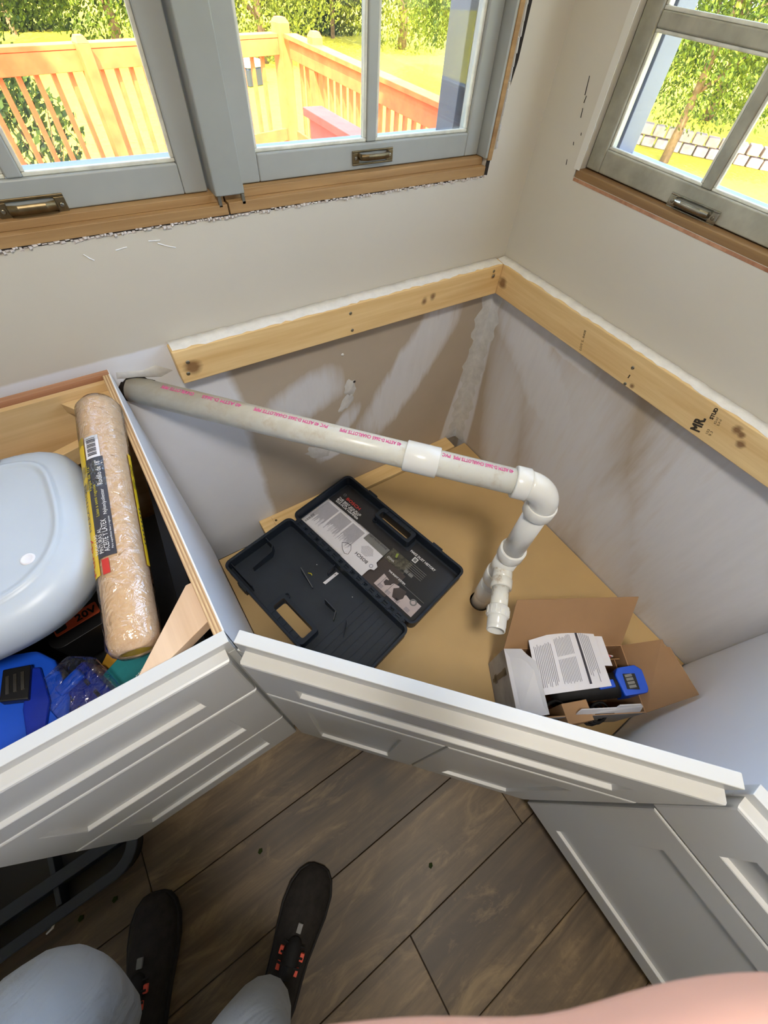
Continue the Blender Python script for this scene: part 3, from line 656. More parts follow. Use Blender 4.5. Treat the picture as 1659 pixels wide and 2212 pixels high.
# ---- diagonal sink base between the two runs
PA = Vector((-1.159, -.70, 0)); PB = Vector((-.70, -1.21, 0)); DD = (PB-PA).normalized(); NN = Vector((DD.y, -DD.x, 0)); SL = (PB-PA).length
XD = Matrix(((DD.x, NN.x, 0, PA.x), (DD.y, NN.y, 0, PA.y), (0, 0, 1, 0), (0, 0, 0, 1)))
cs = thing('corner_sink_cabinet', 'white diagonal corner sink cabinet with its top open, in the corner of the walls', 'cabinet', (-.6, -.6, 0))
shaker('false_drawer_front', cs, XD, .017, .675, .655, .850, .071, .052, .076)
shaker('door', cs, XD, .017, .348, .090, .645, .070, .072, .078)
shaker('door', cs, XD, .3515, .677, .090, .645, .074, .072, .078)
b = MB(XD); b.box(.006, SL-.006, -.019, 0, .838, ZC); b.box(.001, .045, -.019, 0, .1, .838); b.box(SL-.045, SL-.001, -.019, 0, .1, .838); b.box(.045, SL-.045, -.019, 0, .1, .118)
b.build('face_frame', 'cab_white', cs, .0015)
MB(XD).box(-.03, SL+.03, -.075, -.057, 0, .098).build('toe_kick', 'cab_white', cs)
hole = [(-.451+.037*math.cos(2*PI*i/28), -.703+.037*math.sin(2*PI*i/28)) for i in range(28)]
nI = [PA-NN*.021, PB-NN*.021]
deck = [(-1.1565, -.082), (-1.1565, -.672), (nI[0].x+.012, nI[0].y+.001), (nI[1].x+.012, nI[1].y-.0), (-.672, -1.246), (-.004, -1.246), (-.004, -.072), (-.34, -.078)]
MB().prism(deck, .100, .112, [hole]).build('bottom_panel', 'mdf', cs)
MB().prism([(-.451+.039*math.cos(2*PI*i/28), -.703+.039*math.sin(2*PI*i/28)) for i in range(28)], .02, .0215).build('void_under_hole', 'gap', cs)
# ---- right base
BY = -1.21
cr_ = thing('base_cabinet', 'white base cabinet with one drawer over a door, nearest the thumb, along the right wall', 'cabinet', (-.36, -1.5, 0))
RE = -1.99
XR = Matrix(((0,-1,0,-.70),(-1,0,0,0),(0,0,1,0),(0,0,0,1)))    # local x = -y, local y = -x
shaker('drawer_front', cr_, XR, 1.216, 1.985, .685, .862, .070, .060, .052)
shaker('door', cr_, XR, 1.223, 1.985, .092, .680, .070, .072, .07)
b = MB(XR); b.box(1.213, 1.99, -.019, 0, .842, ZC); b.box(1.213, 1.258, -.019, 0, .1, .842); b.box(1.945, 1.99, -.019, 0, .1, .842); b.box(1.258, 1.945, -.019, 0, .1, .13); b.box(1.258, 1.945, -.019, 0, .665, .695)
b.build('face_frame', 'cab_white', cr_, .001)
MB().box(-.680, -.002, -1.262, -1.250, .0, ZC-.002).build('side_panel', 'melamine', cr_, .0008)
MB().box(-.680, -.002, RE, RE+.012, .1, ZC-.002).build('side_panel', 'light_ply', cr_)
MB().box(-.014, -.002, RE+.012, -1.263, .1, ZC-.01).build('back_panel', 'light_ply', cr_)
MB().box(-.68, -.014, RE+.012, -1.263, .1, .112).build('bottom_panel', 'light_ply', cr_)
prismz('corner_brace', cr_, [(-.680, -1.263), (-.58, -1.263), (-.680, -1.363)], .835, .855, 'brace')
MB().box(-.64, -.622, RE, -1.262, 0, .1).build('toe_kick', 'cab_white', cr_)

# ---- cleat behind the tan floor panel
cb = thing('floor_cleat', 'pine board lying along the foot of the back wall behind the drill case', 'board', (-.52, -.04, .09))
MB().box(-.972, -.06, -.068, -.001, .077, .1145).build('board', 'stud', cb, .0015)
MB().lathe((-.915, -.03, .1146), (0, 0, 1), [(0, .005), (.001, .0045), (.0004, 0)], 10).build('screw', 'brass', cb)
MB().box(-.9255, -.9245, -.067, -.01, .1146, .1149).build('saw_mark', 'redwood_strip', cb)

# ================================================================= DRAIN PIPE
dp = thing('drain_pipe', 'white plastic drain pipe from the back wall to the cabinet floor, with elbow and branch', 'pipe', (-.451, -.703, .112))
V0 = Vector((-.451, -.703, 0)); R2 = .0302
E_c = Vector((-.451, -.703, .752)); Wp = Vector((-1.136, .004, .792)); hd = (Wp-E_c).normalized()
# elbow: arc from vertical (down) to horizontal direction
def arc(c, d0, d1, r, n=12):
    """centre-line arc of a bend at corner c, arriving along d0 (towards c) and leaving along d1"""
    d0 = Vector(d0).normalized(); d1 = Vector(d1).normalized(); ang = d0.angle(d1); tl = r*math.tan(ang/2)
    s = c-d0*tl; nrm = (d1-d0*d0.dot(d1)).normalized(); cc = s+nrm*r
    return [cc-nrm*r*math.cos(ang*i/n)+d0*r*math.sin(ang*i/n) for i in range(n+1)], tl
pts, tl = arc(E_c, (0, 0, 1), hd, .058)
elb = MB().tube(pts, .0335, 28).build('elbow', 'pvc', dp, smooth=True)
hubR = .0375
def hub(c, ax, L, R=hubR, ri=.0305, mat='pvc', name='hub', par=dp):
    return shade(MB().lathe(Vector(c), ax, [(0, ri), (0, R-.0015), (.0015, R), (L-.003, R), (L-.001, R-.001), (L, R-.003), (L, ri)], 32).build(name, mat, par, .0), .5)
hub(pts[-1]-hd*.002, hd, .034, par=elb); hub(pts[0]+Vector((0, 0, .002)), (0, 0, -1), .034, par=elb)
MB().lathe(pts[9]+(pts[9]-(pts[0]+pts[-1])/2).normalized()*.033, (pts[9]-(pts[0]+pts[-1])/2), [(0, .004), (.0015, .003), (.002, 0)], 12).build('mould_mark', 'pvc', elb, smooth=True)
MB().tube([pts[-1]+hd*.004, Wp], R2, 32).build('horizontal_pipe', 'pvc_old', dp, smooth=True)
# coupling
dC = .0; cc0 = E_c+hd*.262
hub(cc0, hd, .078, .0355, .0303, name='coupling')
WY = .405
MB().tube([pts[0]-Vector((0, 0, .004)), V0+Vector((0, 0, WY+.055))], R2, 32).build('vertical_pipe', 'pvc', dp, smooth=True)
# wye body with sweeping branch
wy = MB().tube([V0+Vector((0, 0, WY+.035)), V0+Vector((0, 0, WY-.075))], .0335, 32).build('wye', 'pvc', dp, smooth=True)
hub(V0+Vector((0, 0, WY+.082)), (0, 0, -1), .040, par=wy)
hub(V0+Vector((0, 0, WY-.060)), (0, 0, -1), .055, par=wy)
bd = Vector((-.75, -.66, 0)).normalized()
bz = WY-.012
B0 = V0+Vector((0, 0, bz))
bp_, _ = arc(V0+bd*.012+Vector((0, 0, bz)), (0, 0, 1), bd, .03, 6)
MB().tube([V0+Vector((0, 0, bz-.03))]+[V0+bd*.01+Vector((0, 0, bz-.012)), V0+bd*.03+Vector((0, 0, bz)), V0+bd*.06+Vector((0, 0, bz))], [.026, .0275, .028, .028], 26).build('branch_inlet', 'pvc_glue', wy, smooth=True)
hub(V0+bd*.052+Vector((0, 0, bz)), bd, .030, .0305, .0243, 'pvc_glue', 'branch_hub', wy)
MB().tube([V0+bd*.07+Vector((0, 0, bz)), V0+bd*.155+Vector((0, 0, bz))], .0242, 28).build('branch_pipe', 'pvc_glue', dp, smooth=True)
ad = shade(MB().lathe(V0+bd*.140+Vector((0, 0, bz)), bd, [(0, .0243), (0, .0285), (.002, .0305), (.028, .0305), (.031, .028), (.032, .0255), (.04, .0262), (.0405, .0255), (.045, .0262), (.0455, .0255), (.05, .0262), (.0505, .0255), (.056, .0262), (.0565, .0252), (.068, .0252), (.069, .0245), (.069, .0215), (.0, .0215)], 36).build('trap_adapter', 'pvc', dp))
for i in range(14):
    t = 2*PI*i/14; u = Vector((0, 0, 1)); v = bd.cross(u); c = V0+bd*.156+Vector((0, 0, bz))+(u*math.cos(t)+v*math.sin(t))*.0305
    b = MB(frame(c, bd, (u*math.cos(t)+v*math.sin(t)).cross(bd))); b.box(-.011, .011, -.0012, .0012, -.001, .0012); b.build('grip_rib', 'pvc', ad)
MB().tube([V0+Vector((0, 0, WY-.11)), V0+Vector((0, 0, .03))], R2, 32).build('lower_pipe', 'pvc', dp, smooth=True)
hub(V0+Vector((0, 0, .255)), (0, 0, -1), .085, .0345, .0303, name='lower_coupling')
# pink lettering on the horizontal pipe, read from the wall side
axp = hd; up_ = (Vector((0, 0, 1))-axp*axp.z).normalized(); sidew = axp.cross(up_)
def pipe_text(t, d0, L, h, mat='pink_ink', ang=.18):
    # surface point on the far/upper side
    s_ = sidew if sidew.dot(Vector((1, 1, 0))) > 0 else -sidew
    rad = (up_*math.cos(ang)+s_*math.sin(ang)).normalized()
    o = E_c+axp*d0+rad*R2
    text('lettering', t, o, axp, -rad.cross(axp) if (-rad.cross(axp)).dot(up_) > 0 and False else axp.cross(rad)*-1, L, h*1.15, mat, dp, .0005, cyl=(E_c, axp, R2), bold=.0007)
pipe_text('40 ASTM D-2665 CHARLOTTE PIPE', .098, .135, .0085)
pipe_text('PVC', .240, .018, .0085)
pipe_text('40 ASTM D-2665 CHARLOTTE PIPE', .352, .14, .0085)
pipe_text('PVC 40 ASTM D-2665 CHARLOTTE PIPE', .52, .17, .0085)
pipe_text('40 ASTM D-2665', .72, .09, .0085); pipe_text('CHARLOTTE PIPE', .83, .075, .0085)
text('lettering', 'D-2665', V0+Vector((-.022, -.0207, .155)), (0, 0, 1), Vector((.66, -.75, 0)), .02, .006, 'blue_dark', dp, .0006)
tag(lump('torn_paint', (-1.10, 0, .825), (0, -1, 0), [(-.06, -.012), (-.03, .012), (.0, .008), (.05, .02), (.055, .004), (.02, -.004), (-.03, -.02)], .003, 'mud', seed=12), 'torn paint curling from the wall where the pipe enters', 'paint')
tag(MB().prism([(-1.136+.052*math.cos(2*PI*i/20)*(1+.12*math.sin(i*2.3)), .0) for i in range(20)], 0, .001).build('x', 'gap'), 'x', 'x'); bpy.data.objects.remove(bpy.data.objects['x'])
b = MB(); vs = [(-1.128+(.040+.006*math.sin(i*2.1))*math.cos(2*PI*i/22), -.0008, -0+.792+(.034+.004*math.sin(i*3.3))*math.sin(2*PI*i/22)) for i in range(22)]
b.add(vs, [tuple(range(22))]); structure(b.build('trim_15', 'gap'))
b = MB(Matrix.Translation(V0+Vector((.085, -.03, .1125)))); b.prism([(0, 0), (.012, .003), (.018, .012), (.01, .016), (.003, .011)], 0, .004); tag(b.build('wood_chip', 'gap', None, .001), 'dark little wood chip on the tan cabinet floor beside the pipe', 'debris')

# ================================================================= DRILL CASE
P0 = Vector((-.865, -.072, .1135)); E1 = Vector((.225, -.974, 0)).normalized(); E2 = Vector((E1.y*-1, E1.x, 0)); XC = Matrix(((E1.x, E2.x, 0, P0.x), (E1.y, E2.y, 0, P0.y), (0, 0, 1, P0.z), (0, 0, 0, 1)))
dc = thing('drill_case', 'dark navy hard plastic drill case lying open and empty on the tan cabinet floor', 'case', P0+E1*.3)
def half(name, s, hz, ha0, ha1, hb0, hb1, par):
    """one half shell; s=+1 far side, -1 near side. b runs outwards from the hinge"""
    def fl(poly): return [(a, s*b_) for a, b_ in poly]
    out = rrect(0, .604, .008, .290, .022); inn = rrect(.006, .598, .014, .284, .017)
    hole = [(ha0, hb0), (ha1, hb0), (ha1, hb1), (ha0, hb1)]
    H = .050; bm = MB(XC)
    o = bm.prism(fl(out), 0, .003, [fl(rrect(ha0, ha1, hb0, hb1, .008, 3))]).build(name, 'case_in', par)
    MB(XC).prism(fl(out), .003, H-.004, [fl(inn)]).build('side_wall', 'case', o, .001)
    MB(XC).prism(fl(rrect(-.003, .607, .005, .293, .025)), H-.004, H, [fl(inn)]).build('rim', 'case', o, .0012)
    # handle pocket walls
    w_ = .004; b = MB(XC)
    b.prism(fl(rrect(ha0-.014, ha1+.014, hb0-.012, .284, .012, 3)), .003, H-.006, [fl(rrect(ha0, ha1, hb0, hb1, .007, 3))])
    pk = b.build('handle', 'case', o, .0015)
    for i in range(5):
        a = ha0+(ha1-ha0)*(i+.5)/5; MB(XC).box(a-.001, a+.001, s*(hb1+.002) if s > 0 else s*(.283), s*(.283) if s > 0 else s*(hb1+.002), H-.006, H-.002).build('grip_rib', 'case_in', pk)
    return o
far = half('lid_shell', 1, .05, .222, .370, .240, .266, dc)
near = half('base_shell', -1, .05, .235, .385, .222, .266, dc)
hg = MB(XC)
for i in range(9):
    a = .03+i*.062; hg.tube([(a, 0, .046), (a+.05, 0, .046)], .005, 8)
hg.build('hinge', 'case', dc)
for i in range(18): MB(XC).box(.03+i*.031, .044+i*.031, -.0105, .0105, .049, .0525).build('hinge_tooth', 'case', dc, .0008)
MB(XC).box(.03, .575, -.010, .010, .0, .040).build('hinge_strip', 'case', dc)
for s, ps in ((-1, (.090, .44)), (1, (.115, .45))):
    for a in ps:
        l = MB(XC).box(a, a+.045, s*.298 if s < 0 else s*.291, s*.291 if s < 0 else s*.298, .018, .052).build('latch', 'case', dc, .0015)
        MB(XC).box(a+.006, a+.039, s*.2995 if s < 0 else s*.298, s*.298 if s < 0 else s*.2995, .024, .046).build('latch_plate', 'black', l)
# inner ribs of the near half
def fin(a0, b0, a1, b1, h0, h1, par=near, t=.0015, nm='divider'):
    d = Vector((a1-a0, b1-b0, 0)).normalized(); n = Vector((-d.y, d.x, 0))*t
    b = MB(XC); b.hexa([(a0-n.x, b0-n.y, .003), (a1-n.x, b1-n.y, .003), (a1+n.x, b1+n.y, .003), (a0+n.x, b0+n.y, .003), (a0-n.x, b0-n.y, h0), (a1-n.x, b1-n.y, h1), (a1+n.x, b1+n.y, h1), (a0+n.x, b0+n.y, h0)])
    return b.build(nm, 'case', par)
fin(.012, -.125, .05, -.125, .046, .044); fin(.05, -.125, .068, -.145, .044, .042); fin(.068, -.145, .068, -.225, .042, .03)
fin(.19, -.112, .262, -.124, .046, .012); fin(.335, -.13, .385, -.128, .046, .030); fin(.385, -.128, .40, -.152, .03, .02)
fin(.435, -.128, .462, -.165, .036, .006); fin(.262, -.020, .262, -.055, .042, .03)
fin(.012, -.270, .13, -.270, .046, .046)
for i in range(7): MB(XC).box(.42+i*.026, .4215+i*.026, -.272, -.03, .003, .0042).build('floor_rib', 'case', near)
MB(XC).lathe((.225, -.205, .003), (0, 0, 1), [(0, .011), (.012, .011), (.012, .008), (.002, .008), (.002, 0)], 16).build('screw_boss', 'case', near)
MB(XC).lathe((.215, .232, .003), (0, 0, 1), [(0, .011), (.012, .011), (.012, .008), (.002, .008), (.002, 0)], 16).build('screw_boss', 'case', far)
# printed card in the far half (flat print)
ZK = .0045
card = MB(XC).prism([(.012, .020), (.596, .020), (.596, .276), (.395, .276), (.395, .222), (.205, .222), (.205, .276), (.012, .276)], .0034, ZK).build('printed_card', 'card_black', dc)
def patch(poly, mat, z=.0, nm='print', h=.0004, par=card): return MB(XC).prism(poly, ZK+z, ZK+z+h).build(nm, mat, par)
def box4(a0, a1, b0, b1): return [(a0, b0), (a1, b0), (a1, b1), (a0, b1)]
def ctext(t, a, b, wd, h, mat, par=card, flip=False, z=.0006, **kw):
    o = XC @ Vector((a, b, ZK+z)); x, y = (E1, E2) if not flip else (-E1, -E2)
    text('lettering', t, o, x, y, wd, h, mat, par, .0004, **kw)
patch(box4(.236, .349, .055, .140), 'grey_print', .0); patch(box4(.182, .345, .139, .178), 'grey_print', .0001)
patch(box4(.346, .46, .02, .14), 'brown_print', .0)
patch(box4(.348, .446, .140, .194), 'olive_print', .0002); patch([(.372, .186), (.380, .190), (.386, .172), (.379, .170)], 'lime_print', .0006)
patch(box4(.43, .449, .204, .224), 'white_ink', .0003); patch(box4(.4335, .4455, .2075, .2205), 'grey_print', .0008)
patch([(.397, .040), (.574, .040), (.574, .095), (.545, .095), (.535, .083), (.510, .088), (.488, .070), (.470, .095), (.448, .090), (.440, .072), (.425, .088), (.397, .093)], 'pink_print', .0003)
for a in (.412, .449, .500): patch(box4(a, a+.0012, .042, .090), 'ink', .0008)
patch([(.417, .082), (.441, .09), (.446, .078), (.430, .062), (.418, .068)], 'brown_print', .0009); patch([(.46, .075), (.475, .094), (.502, .098), (.510, .07), (.500, .050), (.478, .048)], 'brown_print', .0009)
MB(XC).lathe((.545, .085, ZK+.001), (0, 0, 1), [(0, .013), (.0004, .013), (.0004, .008), (0, .008)], 20).build('print', 'grey_print', card)
for q, a in enumerate((.402, .437, .482, .528)):
    for i in range(4): patch(box4(a+.008+i*.0, a+.028, .044+i*.0035, .0455+i*.0035), 'ink_faint', .0009)
MB(XC).lathe((.042, .232, ZK+.0003), (0, 0, 1), [(0, .0065), (.0005, .0065), (.0005, .005), (0, .005)], 22).build('emblem', 'grey_print', card)
patch(box4(.038, .046, .2315, .2325), 'grey_print', .0005)
ctext('BOSCH', .060, .219, .074, .013, 'red', bold=.0008)
ctext('THE BEST SDS-PLUS', .034, .2035, .124, .0078, 'white_ink', bold=.0003)
ctext('BITS FOR THE BEST', .036, .1935, .117, .0082, 'white_ink', bold=.0003)
ctext('SDS-PLUS HAMMER', .038, .1835, .124, .0082, 'white_ink', bold=.0003)
ctext('LESS DUST GET MORE DONE', .190, .167, .145, .0075, 'ink', z=.0009, bold=.0004)
ctext('MAKE DUST HISTORY', .402, .228, .118, .0095, 'white_ink', bold=.0006)
ctext('THE RIGHT SYSTEM', .400, .111, .078, .0065, 'white_ink', bold=.0005)
ctext('OSHA', .358, .148, .032, .009, 'white_ink', z=.001)
for i in range(5): patch(box4(.43+i*.001, .51, .196-i*.008, .1975-i*.008), 'grey_print', .0004)
patch(box4(.44, .456, .150, .162), 'grey_print', .0004); patch(box4(.459, .478, .150, .162), 'grey_print', .0004)
patch(box4(.45, .573, .1085, .1097), 'grey_print', .0004)
for i in range(5): patch(box4(.25, .335, .128-i*.007, .129-i*.007), 'ink', .0005)
# clear film over the card's right part is omitted: gloss of the card carries the reflection
# instruction leaflet and white booklet lying in the case
def sheet(name, label, pts, z, mat, cat, th=.0012, amp=.004, n=14, X=XC):
    """curved quad sheet: pts 4 corners a,b"""
    b = MB(X); vs = []; fs = []
    for i in range(n+1):
        for j in range(n+1):
            u, v = i/n, j/n
            p = [sum(c*w_ for c, w_ in zip(q, ((1-u)*(1-v), u*(1-v), u*v, (1-u)*v))) for q in zip(*pts)]
            vs.append((p[0], p[1], z+amp*(math.sin(u*3.0)*.5+.5*(1-u)**3)))
    N = (n+1)**2; vs += [(x, y, zz-th) for x, y, zz in vs]
    for i in range(n):
        for j in range(n):
            a = i*(n+1)+j; q = (a, a+n+1, a+n+2, a+1); fs.append(q); fs.append(tuple(N+k_ for k_ in q[::-1]))
    for j in range(n):
        fs.append((j, j+1, N+j+1, N+j)); a = n*(n+1)+j; fs.append((a+1, a, N+a, N+a+1))
        a = j*(n+1); fs.append((a+n+1, a, N+a, N+a+n+1)); a = j*(n+1)+n; fs.append((a, a+n+1, N+a+n+1, N+a))
    b.add(vs, fs); o = shade(b.build(name, mat)); return tag(o, label, cat)
ZS = .0095
lf = sheet('instruction_leaflet', 'white sheet of fine print lying in the left end of the far case half', [(.014, .030), (.238, .030), (.241, .174), (.013, .170)], ZS, 'paper', 'leaflet', amp=.0)
def onleaf(a0, a1, b0, b1, mat, par=lf, z=.0004): return MB(XC).box(a0, a1, b0, b1, ZS+z, ZS+z+.0003).build('print', mat, par)
for c in range(3):
    b0 = .058
    for i in range(34):
        a = .022+i*.0019 if c == 0 else (.094+i*.0019 if c == 1 else .166+i*.0019)
        L = rnd.uniform(.6, 1.0); 
        if a < .235: onleaf(a, a+.0009, .160-(.098 if c else .11)*L, .160, 'ink_faint')
for i in range(16): onleaf(.026+i*.0022*0, .036, .036+i*.0028, .036+i*.0028+rnd.choice((.0008, .0016)), 'ink')
bk = tag(MB(XC).prism([(.238, .028), (.349, .026), (.349, .060), (.352, .068), (.364, .074), (.364, .092), (.352, .099), (.349, .102), (.347, .138), (.234, .140)], .0105, .0125).build('booklet', 'paper', None, .0005), 'small white booklet with a round tab lying in the middle of the far case half', 'booklet')
def onbk(a0, a1, b0, b1, mat='ink_faint'): MB(XC).box(a0, a1, b0, b1, .0126, .0129).build('print', mat, bk)
for i in range(9): hh = .03-abs(i-4)*.004; onbk(.292-hh, .292+hh, .092+i*.0045, .0935+i*.0045)
text('lettering', 'BOSCH', XC @ Vector((.326, .083, .0127)), -E1, -E2, .058, .0125, 'ink', bk, .0004, bold=.0006)
MB(XC).lathe((.345, .078, .0126), (0, 0, 1), [(0, .0075), (.0005, .0075), (.0005, .0055), (0, .0055)], 20).build('emblem', 'ink_faint', bk)
lp = [(.214, .058), (.222, .052), (.240, .045), (.252, .052), (.246, .072), (.232, .086), (.214, .082), (.200, .070), (.214, .058)]
tag(MB(XC).tube([(a, b_, .0128) for a, b_ in lp], .0009, 6).build('rubber_band', 'ink', None, smooth=True), 'thin dark elastic loop lying across the printed leaflet', 'band')
st = tag(MB(XC).prism([(.270, -.085), (.281, -.083), (.283, -.022), (.272, -.024)], .0034, .0044).build('bit_strip', 'paper', None), 'small white strip with a hole on the near case half floor', 'strip')
MB(XC).lathe((.277, -.034, .0045), (0, 0, 1), [(0, .002), (.0003, .002), (.0003, 0)], 8).build('hole', 'ink', st)
tag(MB(XC).tube([(.206, -.098, .006), (.215, -.092, .006), (.222, -.094, .006)], .0018, 6).build('plastic_scrap', 'yellow_ink', None, smooth=True), 'tiny pale bent scrap on the near case half floor', 'scrap')
for q, (a, b_) in enumerate(((.20, -.055), (.38, -.05))):
    tag(MB(XC).box(a, a+.003, b_, b_+.002, .0034, .005).build('crumb', 'white_ink'), ('tiny white speck left of the white strip in the drill case', 'tiny white speck right of the white strip in the drill case')[q], 'crumb')

# ================================================================= CARTON WITH TOOL
U = Vector((.861, -.510, 0)).normalized(); Vv = Vector((-U.y*-1, 0, 0)); Vv = Vector((U.y, -U.x, 0))   # towards the room
Bc = Vector((-.571, -.883, .1135)); XB_ = Matrix(((U.x, Vv.x, 0, Bc.x), (U.y, Vv.y, 0, Bc.y), (0, 0, 1, Bc.z), (0, 0, 0, 1)))
BL, BW, BH = .361, .184, .168
cx = thing('cardboard_box', 'open brown cardboard box with raised flaps at the right end of the cabinet floor', 'box', Bc+U*.18+Vv*.09)
t = .003
MB(XB_).box(0, BL, 0, BW, 0, t).build('bottom', 'kraft_dark', cx)
def wall2(a0, a1, b0, b1, out, nm='side'):
    o = MB(XB_).box(a0, a1, b0, b1, t, BH).build(nm, 'kraft', cx); return o
wall2(0, BL, 0, t, 1); wall2(BL-t, BL, t, BW-t, 1)
wf = wall2(0, BL, BW-t, BW, 1); MB(XB_).box(0, BL, BW, BW+.0006, .002, BH).build('printed_face', 'box_print', wf)
wlft = wall2(0, t, t, BW-t, 1); MB(XB_).box(-.0006, 0, 0, BW, .002, BH).build('printed_face', 'box_print', wlft)
# picture of a long tool on the left printed face
b = MB(XB_)
for (y0, y1, z0, z1) in ((.05, .065, .035, .15), (.045, .07, .04, .06), (.052, .062, .02, .035), (.048, .068, .125, .15)): b.box(-.0012, -.0006, y0, y1, z0, z1)
b.build('print', M['brown_print'], wlft)
def flap(p, mat='kraft', nm='flap', par=cx, th=.0028, X=XB_):
    p = [Vector(q) for q in p]; n = (p[1]-p[0]).cross(p[-1]-p[0]).normalized()*th
    b = MB(X); N = len(p); b.add([tuple(q) for q in p]+[tuple(q+n) for q in p], [tuple(range(N))[::-1], tuple(N+i for i in range(N))]+[(i, (i+1) % N, N+(i+1) % N, N+i) for i in range(N)])
    return b.build(nm, mat, par)
def toL(v): return XB_.inverted() @ Vector(v)
flap([(0, .001, BH), (BL, .001, BH), toL((-.204, -.993, .42)), toL((-.512, -.812, .42))])
T1, T2 = toL((-.232, -1.110, .405)), toL((-.294, -1.241, .422)); T1b = T1.lerp(T2, .16); A_ = Vector((BL, .002, BH)); R_ = Vector((BL, BW, BH))
T0 = toL((-.214, -1.103, .392)).lerp(A_, .0)
flap([tuple(R_), tuple(T2), tuple(T1b), tuple(T1.lerp(A_, .10).lerp(T2, .13)), tuple(T1.lerp(A_, .06)), tuple(A_)])
# white coated dust flap folded over the left end, and a second torn layer
flap([(.0, .0, BH+.001), (.0, BW, BH+.001), (.075, BW-.004, BH+.03), (.068, .05, BH+.045), (.050, .028, BH+.036), (.040, .01, BH+.03)], 'box_white', 'dust_flap')
# tuck tabs along the front rim
wt = flap([(.16, BW-.001, BH-.004), (.345, BW-.001, BH-.004), (.342, BW-.012, BH+.026), (.335, BW-.016, BH+.032), (.275, BW-.016, BH+.032), (.270, BW-.012, BH+.020), (.172, BW-.012, BH+.020), (.163, BW-.006, BH+.012)], 'box_white', 'tuck_tab')
MB(XB_).box(.215, .270, BW-.004, BW-.002, BH-.006, BH+.002).build('slot', 'gap', cx)
# inner divider of the box at the far right corner
b = MB(XB_); b.box(.255, .258, .004, .09, t, BH-.01); b.box(.258, .35, .035, .038, t, BH-.015); b.box(.335, .338, .038, .12, t, BH-.02); b.build('divider', 'kraft_dark', cx)
# instruction sheets
def paperquad(name, label, pts, mat='paper', th=.0008, n=10, bend=.01):
    b = MB(); vs = []; fs = []
    P = [Vector(p) for p in pts]; nr = (P[1]-P[0]).cross(P[3]-P[0]).normalized()
    if nr.z < 0: nr = -nr
    for i in range(n+1):
        for j_ in range(n+1):
            u, v = i/n, j_/n; p = P[0]*(1-u)*(1-v)+P[1]*u*(1-v)+P[2]*u*v+P[3]*(1-u)*v
            vs.append(tuple(p+nr*bend*math.sin(PI*u)*math.sin(PI*(.3+.5*v))))
    N = (n+1)**2; vs += [tuple(Vector(q)-nr*th) for q in vs]
    for i in range(n):
        for j_ in range(n):
            a = i*(n+1)+j_; q = (a, a+n+1, a+n+2, a+1); fs.append(q); fs.append(tuple(N+k_ for k_ in q[::-1]))
    b.add(vs, fs); o = shade(b.build(name, mat)); tag(o, label, 'paper')
    def at(u, v, h=.0006): return P[0]*(1-u)*(1-v)+P[1]*u*(1-v)+P[2]*u*v+P[3]*(1-u)*v+nr*(bend*math.sin(PI*u)*math.sin(PI*(.3+.5*v))+h)
    def ln(u0, u1, v0, v1, m_, par=o, n_=6):
        bb = MB(); n_ = 8; A = [at(u0, v0+(v1-v0)*i/n_) for i in range(n_+1)]; B = [at(u1, v0+(v1-v0)*i/n_) for i in range(n_+1)]
        bb.add([tuple(q) for q in A+B], [(i, i+1, n_+2+i, n_+1+i) for i in range(n_)]); return bb.build('print', m_, par)
    return o, ln
zP = .305
sh, ln = paperquad('instruction_sheet', 'white printed instruction sheet lying across the open cardboard box', [(-.507, -.906, .312), (-.318, -.968, .322), (-.392, -1.124, .302), (-.583, -1.03, .300)], bend=.008)
# columns of small print run down the sheet
for c, (v0, v1) in enumerate(((.06, .92),)):
    for i in range(11): 
        ln(.05+i*.024, .056+i*.024+.002, .12+rnd.uniform(0, .05), .80+rnd.uniform(0, .1), 'ink_faint', n_=1)
for i in range(12):
    ln(.36+i*.022, .367+i*.022, .08+rnd.uniform(0, .05), .42, 'ink_faint', n_=1); ln(.36+i*.022, .367+i*.022, .47, .84+rnd.uniform(0, .05), 'ink_faint', n_=1)
ln(.70, .735, .06, .93, 'ink', n_=1)
for i in range(6): ln(.76+i*.026, .768+i*.026, .10+i*.02, .72+rnd.uniform(0, .2), 'ink_faint', n_=1)
sh2, ln2 = paperquad('instruction_sheet', 'second white sheet peeking out behind the printed sheet on the cardboard box', [(-.40, -.925, .309), (-.285, -.960, .318), (-.345, -1.09, .300), (-.45, -1.02, .296)], bend=.004)
# cordless multi tool (black grip, blue battery end)
tl_ = thing('cordless_tool', 'black and blue cordless power tool lying in the cardboard box', 'power tool', Vector((-.40, -1.13, .2)))
ga, gb = Vector((-.515, -1.055, .215)), Vector((-.340, -1.142, .262)); gd = (gb-ga).normalized()
MB().lathe(ga, gd, [(0, .0), (.002, .02), (.02, .028), (.10, .031), (.17, .034), (.196, .034), (.2, .0)], 20).build('grip', 'rubber', tl_, smooth=True)
XT = frame(gb+gd*.012, gd, Vector((0, 0, 1)).cross(gd))
bt = MB(XT).prism([(-.028, -.036), (.034, -.036), (.046, -.02), (.046, .022), (.03, .038), (-.020, .038), (-.032, .02)], -.034, .040).build('battery_end', 'blue', tl_, .004)
MB(XT).box(.028, .066, -.030, .034, -.034, .012).build('battery_pack', 'blue', tl_, .004)
g = MB(XT).prism([(-.016, -.020), (.016, -.026), (.020, .016), (-.012, .020)], .040, .0425).build('gauge', 'black', bt, .001)
for i in range(4): MB(XT).box(-.009, .010, -.019+i*.0095, -.012+i*.0095, .0425, .0435).build('gauge_window', 'grey_print', g)
MB(XT).box(-.085, -.040, -.010, .012, .030, .038).build('switch', 'blue', tl_, .003)
